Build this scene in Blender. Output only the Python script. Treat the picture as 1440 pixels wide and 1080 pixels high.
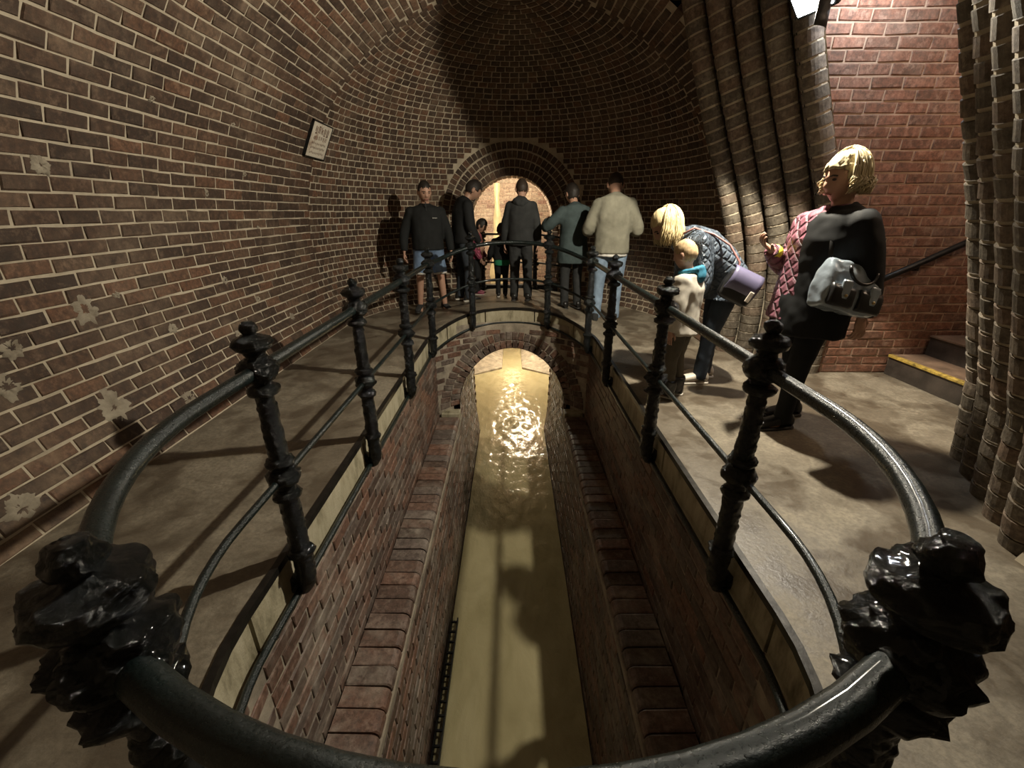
import bpy, bmesh, math, random
from mathutils import Vector, Matrix, noise
R = math.radians
V = Vector
rng = random.Random(7)
for o in list(bpy.data.objects):
    bpy.data.objects.remove(o)
scene = bpy.context.scene
col = scene.collection

# ------------------------------------------------------------------ camera, world, lights, exposure
CAM_H = 1.33
PITCH = R(22.0)
cam_data = bpy.data.cameras.new('camera')
cam_data.sensor_width = 36.0
cam_data.lens = 15.0
cam_data.clip_start = 0.01
cam = bpy.data.objects.new('camera', cam_data)
cam.location = (0, 0, CAM_H)
cam.rotation_euler = (math.pi/2 - PITCH, 0, 0)
col.objects.link(cam)
scene.camera = cam
vs = scene.view_settings
vs.view_transform = 'Standard'
vs.look = 'None'
vs.gamma = 1.0
vs.use_curve_mapping = False
vs.exposure = 0.0
w = bpy.data.worlds.new('world'); scene.world = w
w.use_nodes = True
w.node_tree.nodes['Background'].inputs[0].default_value = (0.5, 0.6, 0.7, 1)
w.node_tree.nodes['Background'].inputs[1].default_value = 0.0

LAMP = V((1.63, 2.93, 2.41))                 # floodlight under the vault by the side passage
LAMP_DIR = V((-.63, -.24, -.74)).normalized()
P_MAIN, P_ALCOVE, P_STAIR, P_POOL = 440.0, 190.0, 30.0, 280.0
def lamp(name, kind, loc, power, color, radius=.04, direction=None, size=None, blend=.05):
    ld = bpy.data.lights.new(name, kind)
    ld.energy = power; ld.color = color; ld.shadow_soft_size = radius
    if kind == 'SPOT':
        ld.spot_size = size; ld.spot_blend = blend
    o = bpy.data.objects.new(name, ld)
    o.location = loc
    if direction is not None:
        o.rotation_euler = V(direction).to_track_quat('-Z', 'Y').to_euler()
    col.objects.link(o)
    return o
lamp('floodlight_beam', 'SPOT', LAMP + LAMP_DIR*.05, P_MAIN, (1.0, .91, .73), .035, LAMP_DIR, R(172), .06)
lamp('alcove_light', 'POINT', (-.28, 7.78, 1.93), P_ALCOVE, (1.0, .90, .70), .05)
lamp('passage_fill_light', 'POINT', (2.30, 3.22, 2.78), 42.0, (.82, .90, 1.0), .06)  # added fill that brightens the ribs and passage wall
lamp('stair_light', 'POINT', (3.35, 2.32, 2.30), P_STAIR, (1.0, .72, .50), .08)
lamp('pool_fill_light', 'POINT', (.25, 10.6, -.75), P_POOL, (1.0, .90, .66), .06)  # unseen second source, added to brighten the water past the deck

# ------------------------------------------------------------------ helpers
def tag(o, label=None, cat=None, group=None, kind=None):
    if label: o['label'] = label
    if cat: o['category'] = cat
    if group: o['group'] = group
    if kind: o['kind'] = kind
    return o
def empty(name, loc=(0, 0, 0), rz=0, **k):
    o = bpy.data.objects.new(name, None)
    o.empty_display_size = .1
    o.location = loc; o.rotation_euler = (0, 0, rz)
    col.objects.link(o)
    return tag(o, **k)
def link(name, me, parent=None, mat=None, **k):
    o = bpy.data.objects.new(name, me)
    if mat is not None and not me.materials:
        me.materials.append(mat)
    col.objects.link(o)
    if parent is not None: o.parent = parent
    return tag(o, **k)
class MB:
    """collects shapes, then becomes one mesh"""
    def __init__(s): s.v = []; s.f = []; s.r = []
    def add(s, vs_, fs, rnd=0.0):
        b = len(s.v)
        s.v += [tuple(p) for p in vs_]
        s.f += [tuple(i+b for i in f) for f in fs]
        s.r += [rnd]*len(vs_)
    def box(s, c, size, rot=None, bev=0.0):
        c = V(c); x, y, z = (q/2 for q in size)
        if bev <= 0:
            pts = [V((a, b, d)) for d in (-z, z) for b in (-y, y) for a in (-x, x)]
            fs = [(0, 2, 3, 1), (4, 5, 7, 6), (0, 1, 5, 4), (2, 6, 7, 3), (0, 4, 6, 2), (1, 3, 7, 5)]
        else:
            bm = bmesh.new(); bmesh.ops.create_cube(bm, size=1.0)
            for q in bm.verts: q.co = V((q.co.x*2*x, q.co.y*2*y, q.co.z*2*z))
            bmesh.ops.bevel(bm, geom=list(bm.edges), offset=bev, segments=2, affect='EDGES', profile=.5)
            bm.verts.ensure_lookup_table()
            pts = [q.co.copy() for q in bm.verts]; fs = [tuple(q.index for q in f.verts) for f in bm.faces]
            bm.free()
        if rot is not None: pts = [rot @ p for p in pts]
        s.add([p+c for p in pts], fs)
    def loft(s, secs, n=16, cap=True, power=2.0):
        """secs: (centre, half-axis u, half-axis v)"""
        b = []; fs = []
        for c, u, v in secs:
            c, u, v = V(c), V(u), V(v)
            for i in range(n):
                a = 2*math.pi*i/n
                ca, sa = math.cos(a), math.sin(a)
                if power != 2.0:
                    ca = math.copysign(abs(ca)**(2/power), ca); sa = math.copysign(abs(sa)**(2/power), sa)
                b.append(c + u*ca + v*sa)
        m = len(secs)
        for j in range(m-1):
            for i in range(n):
                k = (i+1) % n
                fs.append((j*n+i, j*n+k, (j+1)*n+k, (j+1)*n+i))
        if cap:
            fs.append(tuple(range(n-1, -1, -1))); fs.append(tuple((m-1)*n+i for i in range(n)))
        s.add(b, fs)
    def tube(s, pts, rad, n=10, cap=True, flat=1.0, side=None, closed=False):
        pts = [V(p) for p in pts]
        m = len(pts)
        if not hasattr(rad, '__len__'): rad = [rad]*m
        secs = []; prev = None
        for i, p in enumerate(pts):
            if closed: t = pts[(i+1) % m] - pts[i-1]
            else: t = pts[min(i+1, m-1)] - pts[max(i-1, 0)]
            t.normalize()
            if side is not None: u = V(side) - t*V(side).dot(t)
            elif prev is None:
                a = V((0, 0, 1)) if abs(t.z) < .9 else V((1, 0, 0)); u = t.cross(a)
            else: u = prev - t*prev.dot(t)
            if u.length < 1e-6: u = t.orthogonal()
            u.normalize(); prev = u
            secs.append((p, u*rad[i], t.cross(u)*rad[i]*flat))
        if closed: secs.append(secs[0]); cap = False
        s.loft(secs, n, cap)
    def ball(s, c, r, n=12, m=8, rot=None):
        if not hasattr(r, '__len__'): r = (r, r, r)
        pts = [V((0, 0, -r[2]))]
        for j in range(1, m):
            a = -math.pi/2 + math.pi*j/m
            for i in range(n):
                b = 2*math.pi*i/n
                pts.append(V((r[0]*math.cos(a)*math.cos(b), r[1]*math.cos(a)*math.sin(b), r[2]*math.sin(a))))
        pts.append(V((0, 0, r[2])))
        fs = [(0, 1+(i+1) % n, 1+i) for i in range(n)]
        for j in range(m-2):
            for i in range(n):
                k = (i+1) % n
                fs.append((1+j*n+i, 1+j*n+k, 1+(j+1)*n+k, 1+(j+1)*n+i))
        e = len(pts)-1
        fs += [(e, 1+(m-2)*n+i, 1+(m-2)*n+(i+1) % n) for i in range(n)]
        if rot is not None: pts = [rot @ p for p in pts]
        s.add([p+V(c) for p in pts], fs)
    def lathe(s, prof, n=24, c=(0, 0, 0)):
        """prof: (r, z) from bottom to top"""
        s.loft([(V(c)+V((0, 0, z)), V((max(r, 1e-4), 0, 0)), V((0, max(r, 1e-4), 0))) for r, z in prof], n)
    def grid(s, fn, nu, nv):
        pts = [fn(i/nu, j/nv) for j in range(nv+1) for i in range(nu+1)]
        fs = [(j*(nu+1)+i, j*(nu+1)+i+1, (j+1)*(nu+1)+i+1, (j+1)*(nu+1)+i) for j in range(nv) for i in range(nu)]
        s.add(pts, fs)
    def mesh(s, name, smooth=False, rnd=False):
        me = bpy.data.meshes.new(name)
        me.from_pydata(s.v, [], s.f)
        if smooth: me.polygons.foreach_set('use_smooth', [True]*len(me.polygons))
        if rnd:
            at = me.attributes.new('rnd', 'FLOAT', 'POINT')
            at.data.foreach_set('value', s.r)
        me.update()
        return me
    def build(s, name, mat, parent=None, smooth=False, rnd=False, **k):
        return link(name, s.mesh(name, smooth, rnd), parent, mat, **k)
def project(p):
    """world point -> pixel of the 1440x1080 frame and distance along the view"""
    d = CAM_H - p.z
    zc = p.y*math.cos(PITCH) + d*math.sin(PITCH)
    if zc < .05: return None
    yc = (p.y*math.sin(PITCH) - d*math.cos(PITCH))/zc
    return 720 + 600*p.x/zc, 540 - 600*yc, zc

# ------------------------------------------------------------------ materials
class NT:
    def __init__(s, name):
        s.m = bpy.data.materials.new(name); s.m.use_nodes = True
        s.t = s.m.node_tree; s.n = s.t.nodes; s.l = s.t.links
        s.b = s.n['Principled BSDF']
    def node(s, kind, **k):
        x = s.n.new(kind)
        for a, b in k.items(): setattr(x, a, b)
        return x
    def to(s, sock, val):
        if isinstance(val, bpy.types.NodeSocket): s.l.new(val, sock)
        else: sock.default_value = val
    def pos(s, obj=False):
        if obj: return s.node('ShaderNodeTexCoord').outputs['Object']
        return s.node('ShaderNodeNewGeometry').outputs['Position']
    def noise(s, vec, scale, detail=4, rough=.55, dist=0):
        x = s.node('ShaderNodeTexNoise'); s.to(x.inputs['Vector'], vec)
        x.inputs['Scale'].default_value = scale; x.inputs['Detail'].default_value = detail
        x.inputs['Roughness'].default_value = rough; x.inputs['Distortion'].default_value = dist
        return x.outputs['Fac']
    def ramp(s, fac, stops, interp='LINEAR'):
        x = s.node('ShaderNodeValToRGB'); s.to(x.inputs[0], fac)
        cr = x.color_ramp; cr.interpolation = interp
        while len(cr.elements) < len(stops): cr.elements.new(.5)
        for e, (p, c) in zip(cr.elements, stops):
            e.position = p; e.color = (*c, 1) if hasattr(c, '__len__') else (c, c, c, 1)
        return x.outputs[0]
    def mix(s, fac, a, b, mode='MIX'):
        x = s.node('ShaderNodeMix', data_type='RGBA', blend_type=mode)
        s.to(x.inputs[0], fac)
        for q, val in ((6, a), (7, b)):
            if isinstance(val, tuple) and len(val) == 3: val = (*val, 1)
            s.to(x.inputs[q], val)
        return x.outputs[2]
    def math(s, op, a, b=0.0):
        x = s.node('ShaderNodeMath', operation=op)
        s.to(x.inputs[0], a); s.to(x.inputs[1], b)
        return x.outputs[0]
    def scale(s, vec, v):
        x = s.node('ShaderNodeVectorMath', operation='MULTIPLY'); s.to(x.inputs[0], vec); x.inputs[1].default_value = v
        return x.outputs[0]
    def bump(s, h, strength=.3, dist=.01):
        x = s.node('ShaderNodeBump'); s.to(x.inputs['Height'], h)
        x.inputs['Strength'].default_value = strength; x.inputs['Distance'].default_value = dist
        s.l.new(x.outputs[0], s.b.inputs['Normal'])
    def set(s, base=None, rough=None, metal=None, spec=None, **k):
        for nm, val in (('Base Color', base), ('Roughness', rough), ('Metallic', metal), ('Specular IOR Level', spec)):
            if val is None: continue
            if isinstance(val, tuple) and len(val) == 3: val = (*val, 1)
            s.to(s.b.inputs[nm], val)
        for nm, val in k.items(): s.to(s.b.inputs[nm.replace('_', ' ')], val)
        return s.m
def plain(name, c, rough=.6, metal=0.0, var=.25, scale=12, bump=.15, spec=.5, obj=True, bscale=60, bdist=.004):
    t = NT(name); p = t.pos(obj)
    n = t.noise(p, scale)
    dark = tuple(q*(1-var) for q in c); light = tuple(min(1, q*(1+var)) for q in c)
    if bump: t.bump(t.noise(p, bscale, 5), bump, bdist)
    return t.set(t.ramp(n, [(.3, dark), (.7, light)]), rough, metal, spec)
def brick_mat(name, tones, lime=.35, lime_c=(.36, .31, .24), rough=.75, bump=.5, lime_scale=1.3):
    t = NT(name); p = t.pos()
    at = t.node('ShaderNodeAttribute', attribute_name='rnd').outputs['Fac']
    ob = t.node('ShaderNodeObjectInfo').outputs['Random']
    rnd = t.math('FRACT', t.math('ADD', at, ob))
    base = t.ramp(rnd, tones)
    fine = t.noise(p, 34, 6, .65)
    base = t.mix(t.ramp(fine, [(.34, .7), (.62, 0.0)]), base, (.030, .022, .016), 'MIX')
    base = t.mix(t.ramp(t.noise(p, 17, 6, .75), [(.52, 0.0), (.72, .35)]), base, lime_c)
    big = t.noise(p, lime_scale, 5, .6, .4)
    sm = t.noise(p, 9, 5, .7)
    m = t.math('MULTIPLY', t.ramp(big, [(.46, 0.0), (.72, 1.0)]), t.ramp(sm, [(.36, 0.0), (.68, 1.0)]))
    m = t.math('MULTIPLY', m, lime)
    base = t.mix(m, base, lime_c)
    t.bump(t.noise(p, 95, 6, .7), bump, .006)
    return t.set(base, t.ramp(sm, [(.3, rough-.15), (.7, rough+.12)]), 0.0, .35)
def mortar_mat(name, c, dark):
    t = NT(name); p = t.pos()
    n = t.noise(p, 6, 6, .65)
    t.bump(t.noise(p, 120, 5, .7), .5, .005)
    return t.set(t.ramp(n, [(.3, dark), (.68, c)]), .85, 0.0, .3)

BROWN = [(0, (.046, .027, .018)), (.35, (.068, .039, .025)), (.62, (.092, .051, .031)), (.85, (.155, .074, .041)), (1, (.115, .078, .050))]
REDS = [(0, (.16, .075, .047)), (.4, (.22, .095, .058)), (.7, (.26, .12, .075)), (1, (.19, .10, .07))]
PALE = [(0, (.30, .22, .15)), (.4, (.42, .31, .21)), (.75, (.24, .13, .09)), (1, (.50, .39, .27))]
DRAB = [(0, (.11, .092, .068)), (.5, (.155, .125, .092)), (.8, (.19, .125, .085)), (1, (.145, .12, .092))]
PITB = [(0, (.075, .05, .04)), (.35, (.13, .075, .055)), (.65, (.21, .105, .07)), (.85, (.12, .09, .075)), (1, (.16, .12, .10))]
M = {}
M['brick'] = brick_mat('brown_brick', BROWN, .85, (.26, .185, .125), lime_scale=1.1)
M['brick_dome'] = brick_mat('dome_brick', BROWN, .8, (.24, .18, .125), lime_scale=1.1)
M['brick_red'] = brick_mat('red_brick', REDS, .35)
M['brick_white'] = brick_mat('limewashed_brick', PALE, .9, (.58, .49, .36), lime_scale=2.4)
M['brick_rib'] = brick_mat('rib_brick', DRAB, .7, (.34, .30, .24))
M['brick_pit'] = brick_mat('pit_brick', PITB, 1.0, (.34, .29, .235), rough=.5, lime_scale=2.6)
M['mortar'] = mortar_mat('mortar', (.50, .43, .32), (.31, .26, .19))
M['mortar_red'] = mortar_mat('mortar_tan', (.40, .29, .21), (.22, .15, .105))
M['mortar_pit'] = mortar_mat('mortar_damp', (.40, .34, .26), (.15, .125, .095))
M['lime'] = mortar_mat('lime_crust', (.38, .335, .255), (.15, .12, .085))

def floor_mat():
    t = NT('wet_concrete'); p = t.pos()
    big = t.noise(p, 1.5, 4, .55, .3)
    mid = t.noise(p, 7, 6, .6)
    wet = t.mix(.35, t.ramp(big, [(.455, 0.0), (.52, 1.0)]), t.ramp(t.noise(p, 4.5, 5, .6, .5), [(.47, 0.0), (.55, 1.0)]))
    dry_c = t.ramp(mid, [(.25, (.19, .162, .118)), (.75, (.31, .265, .195))])
    wet_c = t.ramp(mid, [(.25, (.078, .060, .042)), (.75, (.130, .102, .070))])
    c = t.mix(wet, dry_c, wet_c)
    c = t.mix(t.ramp(t.noise(p, 45, 5, .7), [(.38, .5), (.6, 0.0)]), c, (.09, .075, .055))
    rough = t.mix(wet, t.ramp(mid, [(.3, .55), (.7, .7)]), t.ramp(mid, [(.3, .25), (.7, .42)]))
    t.bump(t.noise(p, 55, 6, .65), .35, .006)
    return t.set(c, rough, 0.0, .5)
M['floor'] = floor_mat()
def coping_mat():
    t = NT('coping_stone'); p = t.pos()
    n = t.noise(t.scale(p, (1, 1, .35)), 11, 6, .65)
    c = t.ramp(n, [(.28, (.10, .085, .045)), (.48, (.34, .30, .20)), (.7, (.45, .40, .285))])
    t.bump(t.noise(p, 70, 6, .7), .5, .006)
    return t.set(c, .6, 0.0, .4)
M['coping'] = coping_mat()
M['edging'] = plain('steel_edging', (.035, .032, .028), .35, .7, .4, 20)
def tar_mat(name, c, rough, bs, bstr):
    t = NT(name); p = t.pos(True)
    n = t.noise(p, bs, 6, .7)
    t.bump(n, bstr, .012)
    return t.set(t.ramp(t.noise(p, 14), [(.3, tuple(q*.6 for q in c)), (.7, tuple(q*1.5 for q in c))]), t.ramp(n, [(.35, rough), (.7, rough+.15)]), 0.0, .38, Coat_Weight=.25, Coat_Roughness=.08)
M['tar'] = tar_mat('tarred_iron', (.003, .0042, .0042), .10, 130, 1.0)
M['rail'] = tar_mat('tarred_rail', (.0055, .0095, .0092), .24, 150, .35)
M['iron'] = plain('dark_iron', (.02, .02, .019), .45, .6, .4, 20, .4)
M['stone_pale'] = plain('pale_stone', (.50, .44, .33), .65, 0, .3, 9, .4, obj=False)
M['yellow'] = plain('worn_yellow_paint', (.34, .23, .045), .65, 0, .7, 22, .4, obj=False)
M['step'] = plain('dark_wet_step', (.045, .035, .028), .5, 0, .4, 9, .4, obj=False)
M['tread'] = plain('worn_tread', (.16, .105, .07), .55, 0, .35, 9, .4, obj=False)
def water_mat():
    t = NT('murky_water'); p = t.pos()
    n = t.noise(t.scale(p, (1.0, .45, 1)), 3.0, 4, .55, .8)
    c = t.ramp(n, [(.3, (.29, .25, .135)), (.7, (.40, .35, .205))])
    at = t.node('ShaderNodeAttribute', attribute_name='rnd').outputs['Fac']
    f = t.math('MULTIPLY', at, t.ramp(t.noise(p, 9, 6, .7), [(.4, 0.0), (.58, 1.0)]))
    c = t.mix(f, c, (.72, .62, .40))
    t.bump(t.noise(t.scale(p, (1, .6, 1)), 14, 5, .6, .6), .35, .02)
    return t.set(c, t.math('ADD', t.math('MULTIPLY', f, .4), .07), 0.0, .5)
M['water'] = water_mat()
def emit(name, c, s):
    t = NT(name)
    return t.set((.8, .8, .8), .5, Emission_Color=(*c, 1), Emission_Strength=s)
M['led'] = emit('led_panel', (.93, .97, 1.0), 40)
M['bulb'] = emit('warm_bulb', (1, .82, .55), 12)

# ------------------------------------------------------------------ bricks, one object each for the 300 that show largest
_bm = {}
def brick_mesh(L, H, D, var, mat):
    key = (round(L, 3), round(H, 3), round(D, 3), var, mat.name)
    if key in _bm: return _bm[key]
    m = MB(); brick_shape(m, L, H, D, Matrix.Identity(4), 0.0, random.Random(var*31+5))
    _bm[key] = m.mesh('brick'); _bm[key].materials.append(mat)
    return _bm[key]
def brick_shape(m, L, H, D, mtx, rnd, rg, proud=.007):
    c = .0055; j = .0034; pv = rg.uniform(-.0025, .0025)
    pts = []
    for (yy, ins) in ((proud, c), (proud-.006, 0.0), (-D, 0.0)):
        for sx, sz in ((-1, -1), (1, -1), (1, 1), (-1, 1)):
            e = j if yy > 0 else 0
            pts.append(mtx @ V((sx*(L/2-ins)+rg.uniform(-e, e), yy+pv+rg.uniform(-e, e)*.6, sz*(H/2-ins)+rg.uniform(-e, e))))
    fs = [(3, 2, 1, 0)]
    for a in (0, 4):
        for i in range(4):
            k = (i+1) % 4
            fs.append((a+i, a+k, a+4+k, a+4+i))
    m.add(pts, fs, rnd)
def brick_field(parent, items, mat, cap=300, D=.035, joined='brickwork'):
    """items: (centre, normal, up, length, height)"""
    sc = []
    for it in items:
        p, n, u, L, H = it
        q = project(p); s = 0
        if q and -20 < q[0] < 1460 and -20 < q[1] < 1100:
            view = (V((0, 0, CAM_H))-p); d = view.length
            s = L*H*max(0, n.dot(view/d))/d**2
        sc.append((s, it))
    sc.sort(key=lambda a: -a[0])
    m = MB(); k = 0
    for s, (p, n, u, L, H) in sc:
        n = n.normalized(); u = (u-n*u.dot(n)).normalized(); x = n.cross(u)
        tilt = rng.uniform(-.011, .011)
        mtx = Matrix(((x.x, n.x, u.x, p.x), (x.y, n.y, u.y, p.y), (x.z, n.z, u.z, p.z), (0, 0, 0, 1)))
        if s > 0 and k < cap:
            o = bpy.data.objects.new('brick', brick_mesh(L, H, D, rng.randrange(6), mat))
            col.objects.link(o); o.parent = parent
            o.matrix_local = mtx @ Matrix.Rotation(tilt, 4, 'Y')
            k += 1
        else:
            brick_shape(m, L, H, D, mtx, rng.random(), rng)
    if m.v: m.build(joined, mat, parent, rnd=True, kind='stuff')

# ------------------------------------------------------------------ the setting
VR, VZ, YA, YF = 2.30, 1.00, 5.15, -2.2      # vault radius and centre height, apse centre, wall behind
PHI0 = -math.asin(VZ/VR)
PHI1 = R(60)
PR, PY0, PY1 = .95, 1.10, 4.60               # pit half-width, centres of its two round ends
LEDGE, WATER = -1.16, -2.47
def smooth(t):
    t = max(0.0, min(1.0, t)); return t*t*(3-2*t)
def deck(x, y):
    return .16*max(0.0, 1-(x/1.25)**2)*smooth((y-4.75)/.75)
def stadium(s, r):
    """point and outward normal at parameter s in 0..4: right side, far end, left side, near end"""
    k = int(s) % 4; t = s-int(s)
    if k == 0: return V((r, PY0+(PY1-PY0)*t, 0)), V((1, 0, 0))
    if k == 2: return V((-r, PY1-(PY1-PY0)*t, 0)), V((-1, 0, 0))
    a = math.pi*t if k == 1 else math.pi*(1+t)
    n = V((math.cos(a), math.sin(a), 0))
    return V((0, PY1 if k == 1 else PY0, 0))+n*r, n

# floor: a ring of strips from the pit's edge out to the walls
m = MB()
FX, FY0, FY1 = 2.25, YF, 7.36
ss = [i/14 for i in range(15)]
params = [k+t for k in range(4) for t in ([i/12 for i in range(12)] if k in (0, 2) else [i/64 for i in range(64)])]
rows = 14; loopv = []
for s in params:
    p, n = stadium(s, PR)
    ts = []
    if abs(n.x) > 1e-6: ts.append(((FX if n.x > 0 else -FX)-p.x)/n.x)
    if abs(n.y) > 1e-6: ts.append(((FY1 if n.y > 0 else FY0)-p.y)/n.y)
    T = min(ts); ring = []
    for j in range(rows+1):
        q = p+n*T*(j/rows)**1.3
        ring.append(V((q.x, q.y, deck(q.x, q.y))))
    loopv.append(ring)
pts = [q for r_ in loopv for q in r_]; N = len(loopv); fs = []
for i in range(N):
    for j in range(rows):
        a = i*(rows+1)+j; b = ((i+1) % N)*(rows+1)+j
        fs.append((a, a+1, b+1, b))
m.add(pts, fs)
for s in (-1, 1): m.box((s*1.61, (FY0+FY1)/2, -.034), (1.30, FY1-FY0, .06))
m.add([V((FX-.05, 1.1, -.002)), V((5.6, 1.1, -.002)), V((5.6, 4.4, -.002)), V((FX-.05, 4.4, -.002))], [(0, 1, 2, 3)])
floor = m.build('floor', M['floor'], smooth=False, kind='structure')

# pale coping stones round the pit and the steel strip along their top edge
cop = empty('trim_1', kind='structure')
def arc_prism(m, s0, s1, n, r0, r1, z0, z1, lift=True):
    pts = []
    for i in range(n+1):
        s = s0+(s1-s0)*i/n
        s = min(s, math.floor(s0+1e-6)+1-1e-6) if s1-s0 <= 1 else s
        a, nn = stadium(s, r0); b, _ = stadium(s, r1)
        da = deck(a.x, a.y) if lift else 0
        pts += [V((a.x, a.y, z0+da)), V((a.x, a.y, z1+da)), V((b.x, b.y, z1+da)), V((b.x, b.y, z0+da))]
    fs = [(0, 1, 2, 3), tuple(n*4+i for i in (3, 2, 1, 0))]
    for i in range(n):
        for k in range(4):
            l = (k+1) % 4
            fs.append((i*4+k, (i+1)*4+k, (i+1)*4+l, i*4+l))
    m.add(pts, fs)
cuts = [0, .34, .68, 1, 1.2, 1.4, 1.62, 1.82, 2, 2.3, 2.64, 3, 3.25, 3.5, 3.75, 4]
for a, b in zip(cuts, cuts[1:]):
    m = MB(); arc_prism(m, a+.003, b-.003, 10, PR-.005+rng.uniform(-.004, .004), PR+.16, -.205, -.006)
    m.build('coping_stone', M['coping'], cop)
m = MB()
for k in range(4): arc_prism(m, k, k+1, 24 if k % 2 else 6, PR-.014, PR+.014, -.022, .010)
m.build('edge_strip', M['edging'], cop)

# barrel vault: left wall, right wall, crown
def vault_pt(side, phi, y, r=VR):
    return V((side*r*math.cos(phi), y, VZ+r*math.sin(phi)))
def vault_n(side, phi): return V((-side*math.cos(phi), 0, -math.sin(phi)))
def vault_u(side, phi): return V((-side*math.sin(phi), 0, math.cos(phi)))
CP = .0755                                    # course pitch
def courses(p0, p1): return int((p1-p0)*VR/CP)
SIGN = V((-2.03, 5.12, 2.03))
def barrel(name, side, p0, p1, yspans, mat):
    m = MB()
    for y0, y1 in yspans:
        m.grid(lambda a, b: vault_pt(side, p0+(p1-p0)*b, y0+(y1-y0)*a), 8, 30)
    w_ = m.build(name, M['mortar'], smooth=True, kind='structure')
    its = []; n = courses(p0, p1); dp = (p1-p0)/n
    for c in range(n):
        ph = p0+(c+.5)*dp; off = .1125*(c % 2)+rng.uniform(-.012, .012)
        k = 0
        while True:
            y = YF+1.55+off+k*.2275; k += 1
            if y > YA-.09:
                y0 = y-.108
                if YA-y0 > .05: its.append((vault_pt(side, ph, (y0+YA+.01)/2), vault_n(side, ph), vault_u(side, ph), YA+.01-y0, CP-.0105))
                break
            for y0, y1 in yspans:
                if y-.11 < y0-.02 or y+.11 > y1+.09: continue
                its.append((vault_pt(side, ph, y), vault_n(side, ph), vault_u(side, ph), .218, CP-.009))
    brick_field(w_, its, mat)
    return w_
OPEN = (1.36, 4.36)
wall_left = barrel('wall_left', -1, PHI0, PHI1, [(YF, YA)], M['brick'])
wall_right = barrel('wall_right', 1, PHI0, PHI1, [(YF, OPEN[0]), (OPEN[1], YA)], M['brick'])
ceil = None
m = MB()
m.grid(lambda a, b: vault_pt(-1, PHI1+(math.pi-2*PHI1)*b, YF+(YA-YF)*a), 8, 16)
ceil = m.build('ceiling', M['mortar'], smooth=True, kind='structure')
its = []; n = courses(PHI1, math.pi-PHI1)
for c in range(n):
    ph = PHI1+(c+.5)*(math.pi-2*PHI1)/n; off = .1125*(c % 2)
    for k in range(27):
        y = .55+off+k*.2275
        if y < YA+.02: its.append((vault_pt(-1, ph, y), vault_n(-1, ph), vault_u(-1, ph), .2165, CP-.0105))
brick_field(ceil, its, M['brick'])
m = MB(); m.box((0, YF-.05, 1.6), (4.9, .1, 3.6)); m.build('wall_front', M['mortar'], kind='structure')

# apse: the vault turned about its end, laid in headers, with the arch to the next chamber
AX, AZ = .65, 1.19                           # end arch half-width, springing
def sph_y(x, z):
    return YA+math.sqrt(max(.01, VR**2-x*x-(z-VZ)**2))
def in_arch(x, z, r):
    return abs(x) < r if z < AZ else math.hypot(x, z-AZ) < r
def sph(az, ph, r=VR):
    return V((-r*math.cos(ph)*math.cos(az), YA+r*math.cos(ph)*math.sin(az), VZ+r*math.sin(ph)))
m = MB(); na, nph = 120, 90
pts = [sph(math.pi*i/na, PHI0+(math.pi/2-PHI0)*j/nph) for j in range(nph+1) for i in range(na+1)]
fs = []
for j in range(nph):
    for i in range(na):
        ids = (j*(na+1)+i, j*(na+1)+i+1, (j+1)*(na+1)+i+1, (j+1)*(na+1)+i)
        c = sum((pts[q] for q in ids), V())/4
        if not (c.y > YA+1 and in_arch(c.x, c.z, .76)): fs.append(ids)
m.add(pts, fs)
wall_back = m.build('wall_back', M['mortar'], smooth=True, kind='structure')
m = MB()
def ann(a, b):
    r = AX+.004+.17*b; t = a*(math.pi*r+2*AZ)-AZ
    if t < 0: x, z = r, AZ+t
    elif t > math.pi*r: x, z = -r, AZ-(t-math.pi*r)
    else: x, z = r*math.cos(t/r), AZ+r*math.sin(t/r)
    return V((x, sph_y(x, z)+.003, z))
m.grid(ann, 80, 3)
m.build('arch_mortar', M['mortar'], wall_back)
its = []; n = courses(PHI0, R(84)); dp = (R(84)-PHI0)/n
RINGS = 4; RO = AX+RINGS*.1125
for c in range(n):
    ph = PHI0+(c+.5)*dp; r = VR*math.cos(ph); k = max(3, int(math.pi*r/.1135))
    for i in range(k):
        az = math.pi*(i+.5*(c % 2)+.25)/k
        p = sph(az, ph)
        if p.y > YA+1 and in_arch(p.x, p.z, RO+.04): continue
        nrm = (V((0, YA, VZ))-p).normalized()
        its.append((p, nrm, V((0, 0, 1)), math.pi*r/k-.0105, CP-.0105))
for ring in range(RINGS):
    rr = AX+.05625+ring*.1125
    nb = int(math.pi*rr/.0765)
    for i in range(nb):
        a = math.pi*(i+.5)/nb
        x, z = rr*math.cos(a), AZ+rr*math.sin(a)
        p = V((x, sph_y(x, z)-.004, z)); nrm = (V((0, YA, VZ))-p).normalized()
        its.append((p, nrm, V((math.cos(a), 0, math.sin(a))), math.pi*rr/nb-.01, .1025))
    for c in range(int(AZ/CP)):
        for s in (-1, 1):
            x, z = s*rr, (c+.5)*AZ/int(AZ/CP)
            p = V((x, sph_y(x, z)-.004, z)); nrm = (V((0, YA, VZ))-p).normalized()
            its.append((p, nrm, V((0, 0, 1)), .102, CP-.0105))
brick_field(wall_back, its, M['brick_dome'])
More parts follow.
